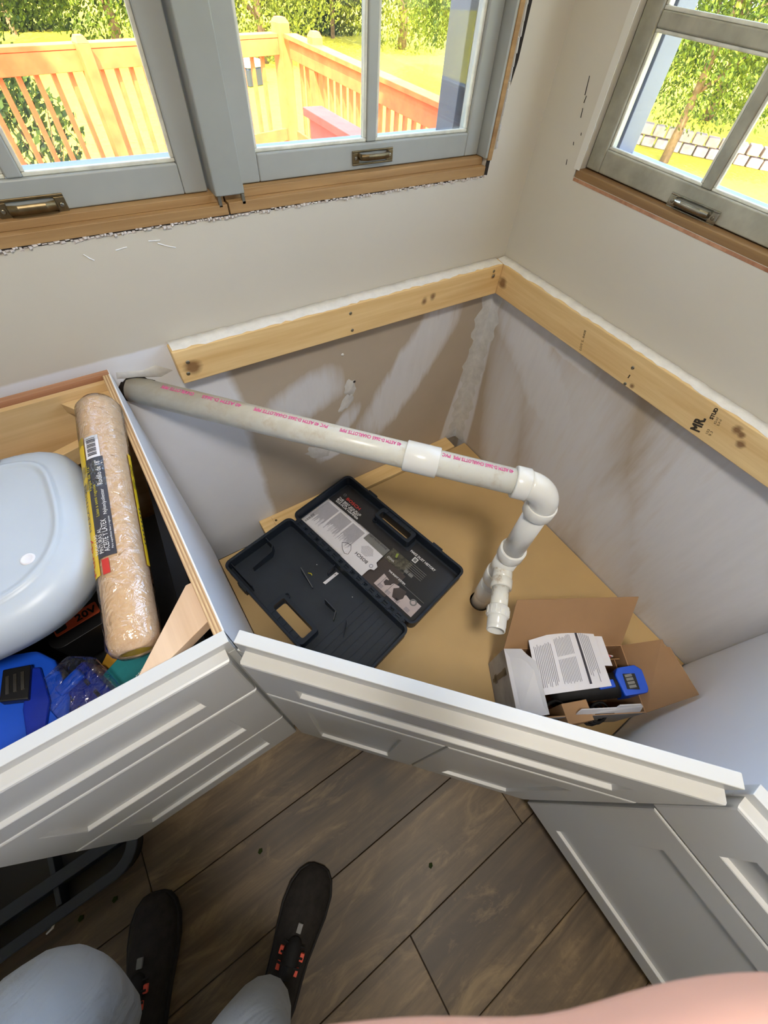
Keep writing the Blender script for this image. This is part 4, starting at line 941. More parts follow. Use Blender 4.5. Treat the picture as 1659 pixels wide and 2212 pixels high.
# things around it in the box
def carton(name, label, c, sx, sy, sz, rz, mat='kraft', rx=0., cat='box'):
    X = Matrix.Translation(Vector(c)) @ Matrix.Rotation(rz, 4, 'Z') @ Matrix.Rotation(rx, 4, 'X')
    o = MB(X).box(-sx/2, sx/2, -sy/2, sy/2, 0, sz).build(name, mat, None, .0015); return tag(o, label, cat)
carton('small_carton', 'small closed kraft carton standing in the front of the cardboard box', (-.515, -1.118, .165), .075, .052, .118, -.42, rx=.0)
tag(lump('drill_bit_holder', (-.565, -1.055, .20), (0, 0, 1), blobpts(.035, .03, 14, 2), .06, 'blue_dark', seed=5), 'dark blue tool body under the left edge of the printed sheet', 'tool part')
rw = tag(lump('plastic_wrapper', (-.325, -1.055, .262), (-.3, -.3, .9), blobpts(.03, .026, 14, 8), .02, 'red', seed=9), 'crumpled red and white wrapper in the cardboard box beside the printed sheet', 'wrapper')
lump('white_corner', (-.315, -1.07, .275), (-.3, -.3, .9), blobpts(.010, .014, 8, 3), .006, 'white_ink', rw, 3)
for q, (p, L) in enumerate((((-.55, -1.085, .19), 'black cable coil at the front left inside the cardboard box'), ((-.44, -1.16, .18), 'black cable coil at the front right inside the cardboard box'))):
    c = Vector(p); pt = [c+Vector((.035*math.cos(t_*.5), .022*math.sin(t_*.5), .004*t_*.5)) for t_ in range(0, 34)]
    tag(MB().tube(pt, .004, 6).build('cable', 'rubber', None, smooth=True), L, 'cable')

# ================================================================= INSIDE THE LEFT CABINET
# paint roller cover in its clear wrapper
ra, rb = Vector((-1.194, -.172, .905)), Vector((-1.277, -.628, .832)); rd = (rb-ra).normalized(); RL = (rb-ra).length; RR = .0335
ro = thing('paint_roller_cover', 'tan paint roller cover in clear wrapper leaning across the drawer cabinet', 'roller', (ra+rb)/2)
MB().lathe(ra, rd, [(0, .012), (.0, .022), (.004, .029), (.012, RR-.001), (.03, RR), (RL-.025, RR), (RL-.010, RR-.002), (RL-.002, RR-.010), (RL, .022), (RL-.003, .0205), (RL-.05, .0205)], 36).build('sleeve', 'nap', ro, smooth=True)
MB().lathe(rb-rd*.03, rd, [(0, .0), (0, .0205), (.027, .0205), (.0272, .018), (.01, .017), (.009, 0)], 28).build('core', 'yellow', ro, smooth=True)
wr_ = []
r_ = random.Random(5)
prof = [(-.004, .006), (-.002, .026)]+[(.015+i*(RL-.03)/24, RR+.0018+r_.uniform(-.0005, .0012)) for i in range(25)]+[(RL-.004, RR-.004), (RL+.003, .020), (RL+.004, .004)]
MB().lathe(ra, rd, prof, 30).build('clear_wrap', 'clear', ro, smooth=True)
# label sleeve: patches wrapped round the roller on the camera's left side
up2 = (Vector((0, 0, 1))-rd*rd.z).normalized(); sd2 = rd.cross(up2)     # sd2 points to the camera's left or right
left = sd2 if sd2.x < 0 else -sd2
def rpatch(d0, d1, a0, a1, mat, nm='label', lift=.0024, par=ro, n=8):
    b = MB(); vs = []
    for d in (d0, d1):
        for i in range(n+1):
            th = a0+(a1-a0)*i/n; rr = up2*math.cos(th)+left*math.sin(th); vs.append(tuple(ra+rd*d+rr*(RR+lift)))
    b.add(vs, [(i, i+1, n+2+i, n+1+i) for i in range(n)]); return b.build(nm, mat, par)
def rtext(t_, d0, a, L, h, mat, back=True, par=ro, **kw):
    rad = (up2*math.cos(a)+left*math.sin(a)).normalized(); o = ra+rd*d0+rad*(RR+.0024)
    # read upward from the near end: reading direction -rd, letter tops to the left
    xd = -rd; tang = (-up2*math.sin(a)+left*math.cos(a)); 
    text('lettering', t_, o, xd, -tang if xd.cross(-tang).dot(rad) > 0 else tang, L, h, mat, par, .0006, cyl=(ra, rd, RR+.0024), **kw)
OA = -.42
def rp(d0, d1, a0, a1, *k_, **kw): return rpatch(d0, d1, a0+OA, a1+OA, *k_, **kw)
rp(.145, .325, .22, 1.00, 'label_dark'); rp(.100, .145, .30, .92, 'paper'); rp(.095, .35, 1.00, 1.75, 'yellow')
for i in range(12): rp(.105+i*.003, .1055+i*.003+(.0016 if i % 3 else .0006), .42, .82, 'ink', 'barcode', .0028)
rpatch(.13, .345, -1.62, -1.36, 'yellow')
for i in range(9): rpatch(.24+i*.008, .243+i*.008, -1.55, -1.45, 'ink', 'print', .0028)
def rt(t_, dn, a, L, h, mat): rtext(t_, dn, a+OA, L, h, mat)
rt('Rodillo de 18"', .200, .36, .048, .0078, 'white_ink'); rt('Felpa de 1/2"', .205, .80, .048, .0070, 'yellow_ink')
rt('Nylon/poliester', .255, .32, .046, .0066, 'white_ink'); rt('Lisas a semi rugosas', .255, .62, .058, .0066, 'yellow_ink')
rt('TODAS LAS', .318, .90, .034, .0066, 'white_ink'); rt('PINTURAS AL', .318, .68, .042, .0066, 'white_ink'); rt('ACEITE Y LATEX', .318, .44, .055, .0078, 'white_ink')
rt('Para superficies lisas y rugosas', .315, .28, .055, .0032, 'white_ink')
rt('Purdy', .345, 1.18, .062, .014, 'red'); rt('MARATHON', .272, 1.18, .085, .008, 'brown_print')
rp(.328, .352, .55, .85, 'red', 'label', .0026)
# white swing-top bin lid with raised panel
def outline(c, sx, sy0, sy1, p0=2.6, p1=2.1, n=64, x_bias=0.):
    out = []
    for i in range(n):
        t_ = 2*PI*i/n; ct, st_ = math.cos(t_), math.sin(t_); p = p0 if st_ > 0 else p1; sy = sy1 if st_ > 0 else sy0
        r = (abs(ct)**p+abs(st_)**p)**(-1/p); out.append((c[0]+ct*r*sx, c[1]+st_*r*sy))
    return out
LC = (-1.424, -.350); 
bl = thing('bin_lid', 'large white rounded plastic lid with a raised panel, in the drawer cabinet', 'lid', (LC[0], LC[1], .82))
def loft(rings, name, mat, par, capt=True, smooth=True):
    b = MB(); vs = []; fs = []; n = len(rings[0][0])
    for poly, z in rings: vs += [(p[0], p[1], z if not callable(z) else z(p)) for p in poly]
    for i in range(len(rings)-1):
        for k_ in range(n): fs.append((i*n+k_, i*n+(k_+1) % n, (i+1)*n+(k_+1) % n, (i+1)*n+k_))
    if capt: fs.append(tuple((len(rings)-1)*n+k_ for k_ in range(n)))
    b.add(vs, fs); o = b.build(name, mat, par, smooth=smooth); return o
def ol(s, d=0.): return outline(LC, .165*s-d, .188*s-d, .150*s-d, 4.2, 2.5)
zt = .893
loft([(ol(1, .012), zt-.075), (ol(1, .003), zt-.070), (ol(1), zt-.05), (ol(1), zt-.036), (ol(1, .003), zt-.020), (ol(1, .010), zt-.009), (ol(1, .020), zt-.003), (ol(1, .033), zt), (ol(1, .036), zt+.0005), (ol(1, .0375), zt+.0040), (ol(1, .040), zt+.0052), (ol(1, .044), zt+.0050), (ol(1, .047), zt+.0028), (ol(1, .052), zt+.0022), (ol(1, .09), zt+.0026)], 'lid', 'lid', bl)
MB().prism(ol(1, .014), zt-.076, zt-.07, [ol(1, .03)]).build('under_rim', 'lid', bl)
MB().lathe((-1.349, -.447, zt+.0024), (0, 0, 1), [(0, .0095), (.0012, .009), (.0016, .007), (.0010, .006), (.0010, 0)], 22).build('mould_mark', 'paper', bl, smooth=True)
MB().prism(rrect(-1.425, -1.358, -.233, -.205, .009), zt+.001, zt+.010).build('hinge_tab', 'lid', bl, .003)
text('lettering', 'F', (-1.392, -.268, zt+.0065), (1, .1, 0), (-.1, 1, 0), .016, .026, 'red', bl, .0006, bold=.002)
# blue power-tool battery case and friends in the front of the drawer cabinet
fb = thing('blue_tool_case', 'bright blue moulded plastic case nearest the front rail at the left frame edge', 'case', (-1.47, -.58, .7))
XF = frame((-1.468, -.548, .700), Vector((.92, -.30, .0)), Vector((.30, .92, 0)))
XF = Matrix.Translation(Vector((-1.490, -.550, .672))) @ Matrix.Rotation(-.12, 4, 'Z') @ Matrix.Rotation(.22, 4, 'Y')
fbm = MB(XF).prism([(-.075, -.095), (.035, -.110), (.060, -.085), (.068, -.02), (.052, .05), (.030, .075), (-.03, .085), (-.075, .07)], -.05, .055).build('shell', 'blue', fb, .006)
MB(XF).prism([(.018, -.085), (.035, -.08), (.045, -.02), (.035, .04), (.02, .045), (.012, -.02)], .055, .064).build('raised_track', 'blue_dark', fb, .003)
MB(XF).prism([(-.012, .0), (.022, -.01), (.026, .045), (-.008, .05)], .055, .072).build('contact_block', 'black', fb, .002)
for i in range(3): MB(XF).box(-.004+i*.009, .000+i*.009, .008, .036, .072, .074).build('contact', 'steel', fb)
for (a, c) in ((.015, -.093), (.030, -.090), (.028, -.075)): MB(XF).box(a, a+.006, c, c+.008, .0548, .0562).build('slot', 'gap', fb)
MB(XF).prism([(-.070, -.06), (-.02, -.075), (-.02, -.03), (-.06, -.02)], .055, .060).build('side_step', 'blue', fb, .003)
bb2 = thing('bit_box', 'deep blue bit holder box with a clear plastic cover beside the bright blue case', 'box', (-1.37, -.6, .68))
XG = Matrix.Translation(Vector((-1.392, -.585, .690))) @ Matrix.Rotation(.35, 4, 'Z') @ Matrix.Rotation(-.15, 4, 'Y')
MB(XG).box(-.032, .026, -.070, .048, -.04, .018).build('tray', 'blue_dark', bb2, .004)
for i in range(3):
    for s_ in (-.022, .008): MB(XG).box(s_, s_+.005, -.05+i*.028, -.037+i*.028, .0178, .0192).build('slot', 'gap', bb2)
MB(XG).prism([(-.042, -.078), (.040, -.078), (.044, .03), (.022, .062), (-.026, .062), (-.042, .04)], .020, .038).build('clear_cover', 'clear', bb2, .004)
MB(XG).box(-.024, .016, .020, .040, .018, .030).build('carry_tab', 'blue', bb2, .004)
tb = carton('teal_package', 'teal card package with small white print under the roller end', (-1.318, -.598, .640), .12, .115, .05, .5, 'teal', cat='package')
for i, tx in enumerate(('COUNT', '&', 'DRYWALL')):
    text('lettering', tx, (-1.345+.010*i, -.632+.016*i, .6902), (.88, .48, 0), (-.48, .88, 0), .03 if i != 1 else .010, .007, 'white_ink', tb, .0005)
for i in range(3): MB(Matrix.Translation(Vector((-1.325, -.64, .6903))) @ Matrix.Rotation(.5, 4, 'Z')).box(-.005, .03, i*.006, i*.006+.002, 0, .0004).build('print', 'grey_print', tb)
carton('amber_envelope', 'amber brown padded envelope between roller end and blue bit box', (-1.345, -.548, .60), .10, .10, .045, .9, 'amber', cat='envelope')
# black battery with orange 20V label
bt2 = thing('battery_pack', 'black battery pack with an orange 20V label under the bin lid edge', 'battery', (-1.335, -.48, .62))
XH = Matrix.Translation(Vector((-1.380, -.430, .665))) @ Matrix.Rotation(.15, 4, 'Z')
MB(XH).prism(rrect(-.062, .062, -.040, .036, .02), -.06, .02).build('shell', 'black', bt2, .006)
MB(XH).prism(rrect(-.048, .026, -.016, .010, .003, 2), .020, .0212).build('label', 'orange', bt2)
text('lettering', '20V', XH @ Vector((-.012, -.011, .0214)), XH.to_3x3() @ Vector((1, 0, 0)), XH.to_3x3() @ Vector((0, 1, 0)), .034, .014, 'gap', bt2, .0005, bold=.001)
MB(XH).prism(rrect(-.046, -.028, -.011, .005, .003, 2), .0212, .0217).build('print', 'gap', bt2)
pts_ = [XH @ Vector((.062+.02*math.sin(i*.3), -.03+.09*i/12, .018+.01*math.sin(i*.5))) for i in range(13)]
tag(MB().tube(pts_, .008, 10).build('power_cord', 'rubber', None, smooth=True), 'thick black cord beside the black battery pack', 'cord')
carton('black_tool_bag', 'black tool bag filling the bottom of the drawer cabinet', (-1.33, -.40, .125), .25, .50, .42, .0, 'rubber', cat='bag')
carton('tall_black_box', 'tall black box under the white lid, holding it up', (-1.528, -.33, .125), .13, .28, .690, .0, 'black')
carton('black_case', 'black flat case under the bright blue case at the cabinet front', (-1.44, -.61, .35), .26, .10, .20, .05, 'black', cat='case')
lv = carton('spirit_level', 'long yellow and black level standing against the plywood side of the drawer cabinet', (-1.208, -.36, .60), .030, .50, .06, -.10, 'black', cat='level')
tag(MB().tube([(-1.190, -.28, .66), (-1.187, -.46, .70), (-1.190, -.64, .68)], .0022, 8).build('steel_rod', 'steel', None, smooth=True), 'thin steel rod between the roller cover and the plywood side', 'rod')
carton('wood_offcut', 'pale wood strip behind the bin lid in the drawer cabinet', (-1.305, -.095, .73), .16, .022, .04, .28, 'light_ply', cat='wood')
carton('maroon_box', 'flat maroon box behind the bin lid in the drawer cabinet', (-1.44, -.105, .70), .20, .06, .05, .12, 'redwood_strip', cat='box')

# ================================================================= ON THE ROOM FLOOR
tr_ = thing('tool_tray', 'black open tool tray on the floor beside the drawer cabinet', 'tray', (-1.85, -.6, .001))
XTy = Matrix.Translation(Vector((-1.918, -.50, .001))) @ Matrix.Rotation(.02, 4, 'Z')
MB(XTy).prism(rrect(-.30, .29, -.26, .26, .06), 0, .006).build('base', 'black', tr_)
MB(XTy).prism(rrect(-.30, .29, -.26, .26, .06), .006, .06, [rrect(-.285, .275, -.245, .245, .05)]).build('outer_wall', 'black', tr_, .003)
MB(XTy).prism(rrect(-.31, .30, -.27, .27, .068), .055, .064, [rrect(-.285, .275, -.245, .245, .05)]).build('rim', 'case_in', tr_, .003)
for a in (-.08, .10): MB(XTy).box(a, a+.012, -.24, .24, .006, .045).build('divider', 'case_in', tr_, .002)
MB(XTy).box(-.28, .27, -.20, -.17, .006, .05).build('divider', 'case_in', tr_, .002)
tag(MB().tube([(-1.838, -.750, .004), (-1.843, -.758, .006), (-1.848, -.765, .004), (-1.862, -.768, .003)], [.002, .003, .003, .002], 8).build('plastic_shaving', 'white_ink', None, smooth=True), 'pale curled plastic shaving on the floor beside the black tray', 'scrap')
for q, (x, y) in enumerate(((-1.385, -.915), (-1.72, -.80), (-1.795, -.79), (-1.02, -1.20))):
    tag(MB(Matrix.Translation(Vector((x, y, 0)))).prism([(0, 0), (.008, .002), (.01, .009), (.003, .012), (-.003, .006)], 0, .003).build('leaf_crumb', 'leaf_dark', None), ('dark green crumb on the floor between the two shoes', 'dark green crumb on the floor in front of the left shoe', 'dark crumb on the floor close to the black tray', 'dark crumb on the floor right of the right shoe')[q], 'crumb')

# ================================================================= PERSON
pe = thing('person', 'person standing at the cabinets in grey trousers, blue shirt and dark shoes, holding the camera', 'person', (-1.52, -1.2, 0))
def skin(name, joints, edges, mat, par, sub=2, root=0):
    me = bpy.data.meshes.new(name); me.from_pydata([j[0] for j in joints], edges, []); me.update()
    o = link(name, me, mat, par)
    sk = o.modifiers.new('skin', 'SKIN'); sk.use_smooth_shade = True
    for i, j_ in enumerate(joints):
        r = j_[1]; d = me.skin_vertices[0].data[i]; d.radius = (r, r) if not isinstance(r, tuple) else r
        d.use_root = (i == root)
    s_ = o.modifiers.new('sub', 'SUBSURF'); s_.levels = sub; s_.render_levels = sub
    return o
RMc = cam.rotation_euler.to_matrix()
def camp(u, v, d):  # a point on the ray of pixel (u, v) at depth d
    return CAM+RMc @ Vector(((u-853.05)/879.65*d, -(v-1106)/879.65*d, -d))
HIP = Vector((-1.66, -1.30, .93))
kneeL, kneeR = Vector((-1.585, -.912, .58)), Vector((-1.415, -1.135, .53))
ankL, ankR = Vector((-1.705, -1.01, .12)), Vector((-1.45, -1.155, .12))
hipL, hipR = HIP+Vector((-.07, .09, -.11)), HIP+Vector((.11, -.06, -.11))
chest = Vector((-1.58, -1.20, 1.30)); neck = Vector((-1.545, -1.165, 1.44)); head = Vector((-1.510, -1.130, 1.56))
shR = chest+Vector((.13, -.13, .06)); shL = chest+Vector((-.13, .12, .06))
elR = Vector((-1.30, -1.32, 1.17)); wrR = Vector((-1.065, -1.10, 1.33))
elL = Vector((-1.85, -1.00, 1.10)); wrL = Vector((-1.80, -.93, .86))
palm = wrR.lerp(camp(2150, 2420, .055), .55)
tip = [camp(2150, 2440, .058), camp(1800, 2345, .054), camp(1500, 2385, .051), (camp(1240, 2475, .050)), (camp(930, 2440, .050)), (camp(400, 2480, .050))]
J = [(chest, .10), (neck, .058), (head+Vector((.012, .012, -.035)), .076), (head+Vector((.0, .0, .035)), .094), (shR, .05), (elR, .038), (wrR, .026), (palm, (.03, .02)),
     (tip[0], .0125), (tip[1], .0115), (tip[2], .0108), (tip[3], .0100), (tip[4], .0098), (tip[5], .0085),
     (shL, .05), (elL, .038), (wrL, .026), (wrL+Vector((.02, .02, -.06)), (.034, .016))]
Ed = [(0, 1), (1, 2), (2, 3), (0, 4), (4, 5), (5, 6), (6, 7), (7, 8), (8, 9), (9, 10), (10, 11), (11, 12), (12, 13), (0, 14), (14, 15), (15, 16), (16, 17)]
J.append((head+Vector((-.010, -.010, .095)), .062)); Ed.append((3, len(J)-1))
# other fingers of the right hand curl behind the phone
fwd = -(RMc @ Vector((0, 0, 1)))
hb = len(J)
def finger(base_i, pts, r):
    global J, Ed
    p = base_i
    for i, q in enumerate(pts): J.append((q, r*(1-.1*i))); Ed.append((p, len(J)-1)); p = len(J)-1
rt_ = RMc @ Vector((1, 0, 0)); upc = RMc @ Vector((0, 1, 0)); bk_ = RMc @ Vector((0, 0, 1))
for i in range(4):
    o_ = palm+rt_*(.015-.004*i)-upc*.0+bk_*(.02+.018*i)
    finger(7, [o_+rt_*.03, o_+rt_*.045+upc*.035, o_+rt_*.02+upc*.065], .0085)
for i in range(4):
    o_ = wrL+Vector((.02, .02, -.08)); a = -.03+i*.02
    finger(17, [o_+Vector((a, a*.5, -.03)), o_+Vector((a*1.1+.005, a*.5+.01, -.06)), o_+Vector((a*1.1+.015, a*.5+.02, -.08))], .008)
finger(16, [wrL+Vector((.035, -.02, -.03)), wrL+Vector((.05, -.02, -.06))], .009)
body = skin('body', J, Ed, 'skin', pe)
# face
fd = Vector((.66, .62, -.30)).normalized(); hs = head+Vector((0, 0, .02)); sdv = fd.cross(Vector((0, 0, 1))).normalized(); uv = sdv.cross(fd)
for s_ in (-1, 1):
    e_ = MB().lathe(hs+fd*.074+sdv*s_*.028+uv*.008, fd, [(-.008, .008), (.0, .0095), (.004, .007), (.006, 0)], 12).build('eye', 'white_ink', pe, smooth=True)
    MB().lathe(hs+fd*.0785+sdv*s_*.028+uv*.008, fd, [(0, .005), (.0015, .004), (.002, 0)], 10).build('iris', 'gap', e_)
    skin('ear', [(hs+sdv*s_*.082+uv*.015, .008), (hs+sdv*s_*.088-uv*.012-fd*.01, .007), (hs+sdv*s_*.080-uv*.03, .006)], [(0, 1), (1, 2)], 'skin', pe)
skin('nose', [(hs+fd*.085+uv*.008, .006), (hs+fd*.102-uv*.018, .010), (hs+fd*.085-uv*.026, .008)], [(0, 1), (1, 2)], 'skin', pe)
skin('mouth', [(hs+fd*.080-uv*.048-sdv*.022, .003), (hs+fd*.088-uv*.046, .005), (hs+fd*.080-uv*.048+sdv*.022, .003)], [(0, 1), (1, 2)], 'pink_print', pe)
skin('hair', [(hs-fd*.055-uv*.04, .062), (hs-fd*.035+uv*.025, .084), (hs-fd*.0+uv*.066, .066), (hs+fd*.035+uv*.072, .045)], [(0, 1), (1, 2), (2, 3)], 'hair', pe)
# clothes
skin('shirt', [(HIP+Vector((.0, .0, .06)), (.155, .13)), (Vector((-1.43, -1.015, 1.04)), (.19, .18)), (chest, (.15, .12)), (neck+Vector((0, 0, -.03)), .07), (shR, .068), (shR.lerp(elR, .7), .056), (shL, .068), (shL.lerp(elL, .7), .056)],
     [(0, 1), (1, 2), (2, 3), (2, 4), (4, 5), (2, 6), (6, 7)], 'shirt', pe)
skin('trousers', [(HIP+Vector((.02, .02, .0)), .15), (hipL, .115), (kneeL+Vector((-.02, -.08, .14)), .098), (kneeL, .086), (kneeL.lerp(ankL, .5), .072), (ankL+Vector((0, 0, .03)), .062),
                  (hipR, .115), (kneeR+Vector((-.04, -.04, .14)), .092), (kneeR, .080), (kneeR.lerp(ankR, .5), .070), (ankR+Vector((0, 0, .03)), .062), (HIP+Vector((.04, .04, .14)), .145)],
     [(0, 1), (1, 2), (2, 3), (3, 4), (4, 5), (0, 6), (6, 7), (7, 8), (8, 9), (9, 10), (0, 11)], 'trousers', pe, root=11)
def shoe(toe, heel, side):
    d = (toe-heel).normalized(); L = (toe-heel).length; sdd = Vector((d.y, -d.x, 0))
    def rg(s, wd, z, off=0.): c = heel+d*(L*s); return c+sdd*off, wd, z
    n = 20; prof = [(0, .018, .045), (.03, .034, .075), (.12, .040, .098), (.25, .041, .105), (.38, .043, .095), (.52, .049, .078), (.68, .055, .062), (.82, .053, .052), (.92, .042, .043), (.98, .026, .030), (1.0, .010, .020)]
    vs = []; fs = []
    for s, wd, h in prof:
        c = heel+d*(L*s)+sdd*(side*.006*math.sin(s*PI))
        for i in range(n):
            t_ = 2*PI*i/n; x = math.cos(t_); y = math.sin(t_); zz = .020+(h-.020)*max(y, 0)**.8 if y > 0 else .020*(1+y*.15)
            vs.append(tuple(c+sdd*x*wd*(1 if y <= 0 else (1-.18*y))+Vector((0, 0, zz))))
    for i in range(len(prof)-1):
        for k_ in range(n): fs.append((i*n+k_, (i+1)*n+k_, (i+1)*n+(k_+1) % n, i*n+(k_+1) % n))
    fs.append(tuple(range(n))); fs.append(tuple((len(prof)-1)*n+k_ for k_ in range(n))[::-1])
    o = shade(MB().add(vs, fs).build('shoe', 'shoe', pe))
    # sole
    pol = []
    for s, wd, h in prof: pol.append((heel+d*(L*s)+sdd*(side*.006*math.sin(s*PI)), wd+.004))
    P = [(c+sdd*w_) for c, w_ in pol]+[(c-sdd*w_) for c, w_ in pol[::-1]]
    MB().prism([(q.x, q.y) for q in P], .0015, .022).build('sole', 'shoe_sole', o, .002)
    skin('tongue', [(heel+d*L*.30+Vector((0, 0, .10)), .022), (heel+d*L*.44+Vector((0, 0, .088)), .024), (heel+d*L*.56+Vector((0, 0, .072)), .018)], [(0, 1), (1, 2)], 'rubber', o)
    for (s, f) in ((.38, .020), (.38, -.022), (.46, .024), (.46, -.026)):
        c = heel+d*L*s+sdd*f+Vector((0, 0, .1035-.02*(s-.3)/.2))
        MB(frame(c, d, Vector((-d.y, d.x, 0)))).box(-.007, .007, -.0045, .0045, -.003, .006).build('lace', 'coral', o, .001)
    for i in range(3):
        c = heel+d*L*(.40+i*.055)+Vector((0, 0, .108-i*.009)); MB().tube([c-sdd*.026-Vector((0, 0, .006)), c+Vector((0, 0, .004)), c+sdd*.026-Vector((0, 0, .006))], .0022, 6).build('lace', 'rubber', o)
    c = heel+d*L*.60+Vector((0, 0, .074)); MB(frame(c, d, Vector((-d.y, d.x, 0)))).box(-.009, .009, -.006, .006, -.004, .004).build('tag', 'grey_print', o, .001)
    return o
shoe(Vector((-1.622, -.838, 0)), Vector((-1.735, -1.10, 0)), 1)
shoe(Vector((-1.262, -1.022, 0)), Vector((-1.478, -1.205, 0)), -1)

# ================================================================= OUTSIDE
structure(MB().box(-14, 60, .3, 60, -1.35, -1.3).build('lawn', 'grass'))
structure(MB().box(.3, 60, -30, .3, -1.35, -1.3).build('lawn_side', 'grass'))
structure(MB().box(-60, -4.8, -40, .3, -1.35, -.6).build('yard', 'grass'))
structure(MB().box(-60, .5, -40, -4.9, -1.35, -.6).build('front_yard', 'grass'))
# house body: outer skin, roof with overhang, projecting wing that shades the deck's left end
b = MB(); b.box(-4.9, .11, .121, .14, -1.3, 1.08); b.box(-4.9, -1.95, .121, .14, 1.08, 4.8); b.box(-.12, .14, .121, .14, 1.08, 4.8); b.box(-1.95, -.12, .121, .14, 2.28, 4.8)
structure(b.build('outer_wall_back', 'siding'))
b = MB(); b.box(.121, .14, -4.7, .12, -1.3, 1.10); b.box(.121, .14, -.10, .14, 1.10, 4.8); b.box(.121, .14, -4.7, -1.42, 1.1, 4.8); b.box(.121, .14, -1.42, -.10, 2.28, 4.8)
structure(b.build('outer_wall_side', 'siding'))
structure(MB().box(-6.9, .45, -5.4, .75, 4.8, 4.95).build('roof', 'roofing'))
structure(MB().box(-7, -2.42, .3, 2.6, -1.3, 5.0).build('house_wing', 'siding'))
# deck
ds = structure(MB().prism([(-2.6, .3), (2.15, .3), (2.15, 6.0), (2.0, 6.0), (-2.6, 4.7)], -.60, -.49).build('deck_frame', 'guard_stain'))
y = .35
while y < 5.95:
    MB().box(-2.6 if y < 4.6 else -2.6+(y-4.6)*3.3, 2.15, y, y+.135, -.488, -.455).build('deck_board', 'deck', ds); y += .142
rl = thing('deck_railing', 'orange stained wooden railing along the far edge of the deck', 'railing', (-.5, 5.85, -.45))
XRL = Matrix.Translation(Vector((2.02, 6.08, 0))) @ Matrix.Rotation(math.radians(16), 4, 'Z')   # local x runs back towards the left end
def post(x, y, par, top=.64, w_=.055, X=Matrix()):
    o = MB(X).box(x-w_, x+w_, y-w_, y+w_, -.455, top-.03).build('post', 'rail_stain', par, .006)
    MB(X).add([(x-w_, y-w_, top-.03), (x+w_, y-w_, top-.03), (x+w_, y+w_, top-.03), (x-w_, y+w_, top-.03), (x-w_*.6, y-w_*.6, top+.015), (x+w_*.6, y-w_*.6, top+.015), (x+w_*.6, y+w_*.6, top+.015), (x-w_*.6, y+w_*.6, top+.015)],
             [(4,5,6,7),(0,1,5,4),(1,2,6,5),(2,3,7,6),(3,0,4,7)]).build('post_cap', 'rail_stain', o)
post(-2.42, -.05, rl, .63, .055, XRL); post(-4.3, -.05, rl, .63, .055, XRL); post(0, 0, rl, .70, .078, XRL)
MB(XRL).box(-4.4, -.08, -.036, .09, .555, .59).build('cap_rail', 'rail_stain', rl, .004)
MB(XRL).box(-4.4, -.08, -.032, .012, .415, .553).build('top_board', 'rail_stain', rl, .004)
MB(XRL).box(-4.4, -.08, -.032, .012, -.385, -.26).build('bottom_board', 'rail_stain', rl, .004)
bal = None; x = -4.25; w0 = Vector((-.5, 5.85, -.45))
while x < -.15:
    if abs(x+2.42) > .08 and abs(x+4.3) > .08:
        p = XRL @ Vector((x, .045, 0))
        if bal is None: bal = MB(Matrix.Rotation(math.radians(16), 4, 'Z')).box(-.019, .019, -.019, .019, -.37, .50).build('baluster', 'rail_stain', rl, loc=p-w0)
        else: c = bal.copy(); col.objects.link(c); c.parent = rl; c.location = p-w0
    x += .152
rr = thing('deck_railing', 'orange stained railing along the right side of the deck, running towards the house', 'railing', (2.08, 3.2, -.45))
post(2.10, 5.35, rr, .68, .065); post(2.10, 2.2, rr, .66, .055)
MB().box(2.0, 2.17, .4, 5.97, .56, .60).build('cap_rail', 'rail_stain', rr, .004)
MB().box(2.03, 2.07, .4, 5.90, .40, .558).build('top_board', 'rail_stain', rr, .004)
MB().box(2.03, 2.07, .4, 5.90, -.375, -.26).build('bottom_board', 'rail_stain', rr, .004)
y = .5; bal = None
while y < 5.85:
    L_ = Vector((2.10, y, 0))-Vector((2.08, 3.2, -.45))
    if bal is None: bal = MB().box(-.019, .019, -.019, .019, -.37, .50).build('baluster', 'rail_stain', rr, loc=L_)
    else: c = bal.copy(); col.objects.link(c); c.parent = rr; c.location = L_
    y += .15
gd_ = thing('deck_bench', 'dark red wooden bench back in shade on the deck, in front of the side railing', 'bench', (1.55, 3.6, -.45))
MB().box(1.16, 1.36, 1.9, 3.83, .36, .42).build('top_plank', 'guard_stain', gd_, .006)
MB().box(1.20, 1.245, 1.9, 3.78, -.15, .36).build('back_board', 'guard_stain', gd_, .004)
for y in (1.95, 3.66): MB().box(1.245, 1.335, y, y+.09, -.455, .36).build('post', 'guard_stain', gd_)
MB().box(1.25, 1.75, 1.9, 3.8, -.05, 0).build('seat', 'guard_stain', gd_, .004)
for y in (1.95, 3.66): MB().box(1.66, 1.74, y, y+.09, -.455, -.05).build('leg', 'guard_stain', gd_)
# stone edging beyond the lawn to the right
sw = thing('stone_border', 'low pale stone border at the far side of the lawn behind the small tree', 'wall', (12.5, 6.0, -1.3))
A0, A1 = Vector((10.9, 8.6, 0)), Vector((14.6, 3.2, 0)); dS = (A1-A0).normalized(); nS = int((A1-A0).length/.32)
rs = random.Random(11)
for row in range(2):
    for i in range(nS):
        c = A0+dS*(i+.5*(row % 2))*.32; X = Matrix.Translation(c+Vector((0, 0, -1.3+row*.21))) @ Matrix.Rotation(math.atan2(dS.y, dS.x)+rs.uniform(-.06, .06), 4, 'Z')
        lw, hh = rs.uniform(.13, .155), rs.uniform(.18, .21)
        MB(X).box(-lw, lw, -.12, .12, 0, hh).build('stone', 'stone', sw, .02, seg=1)
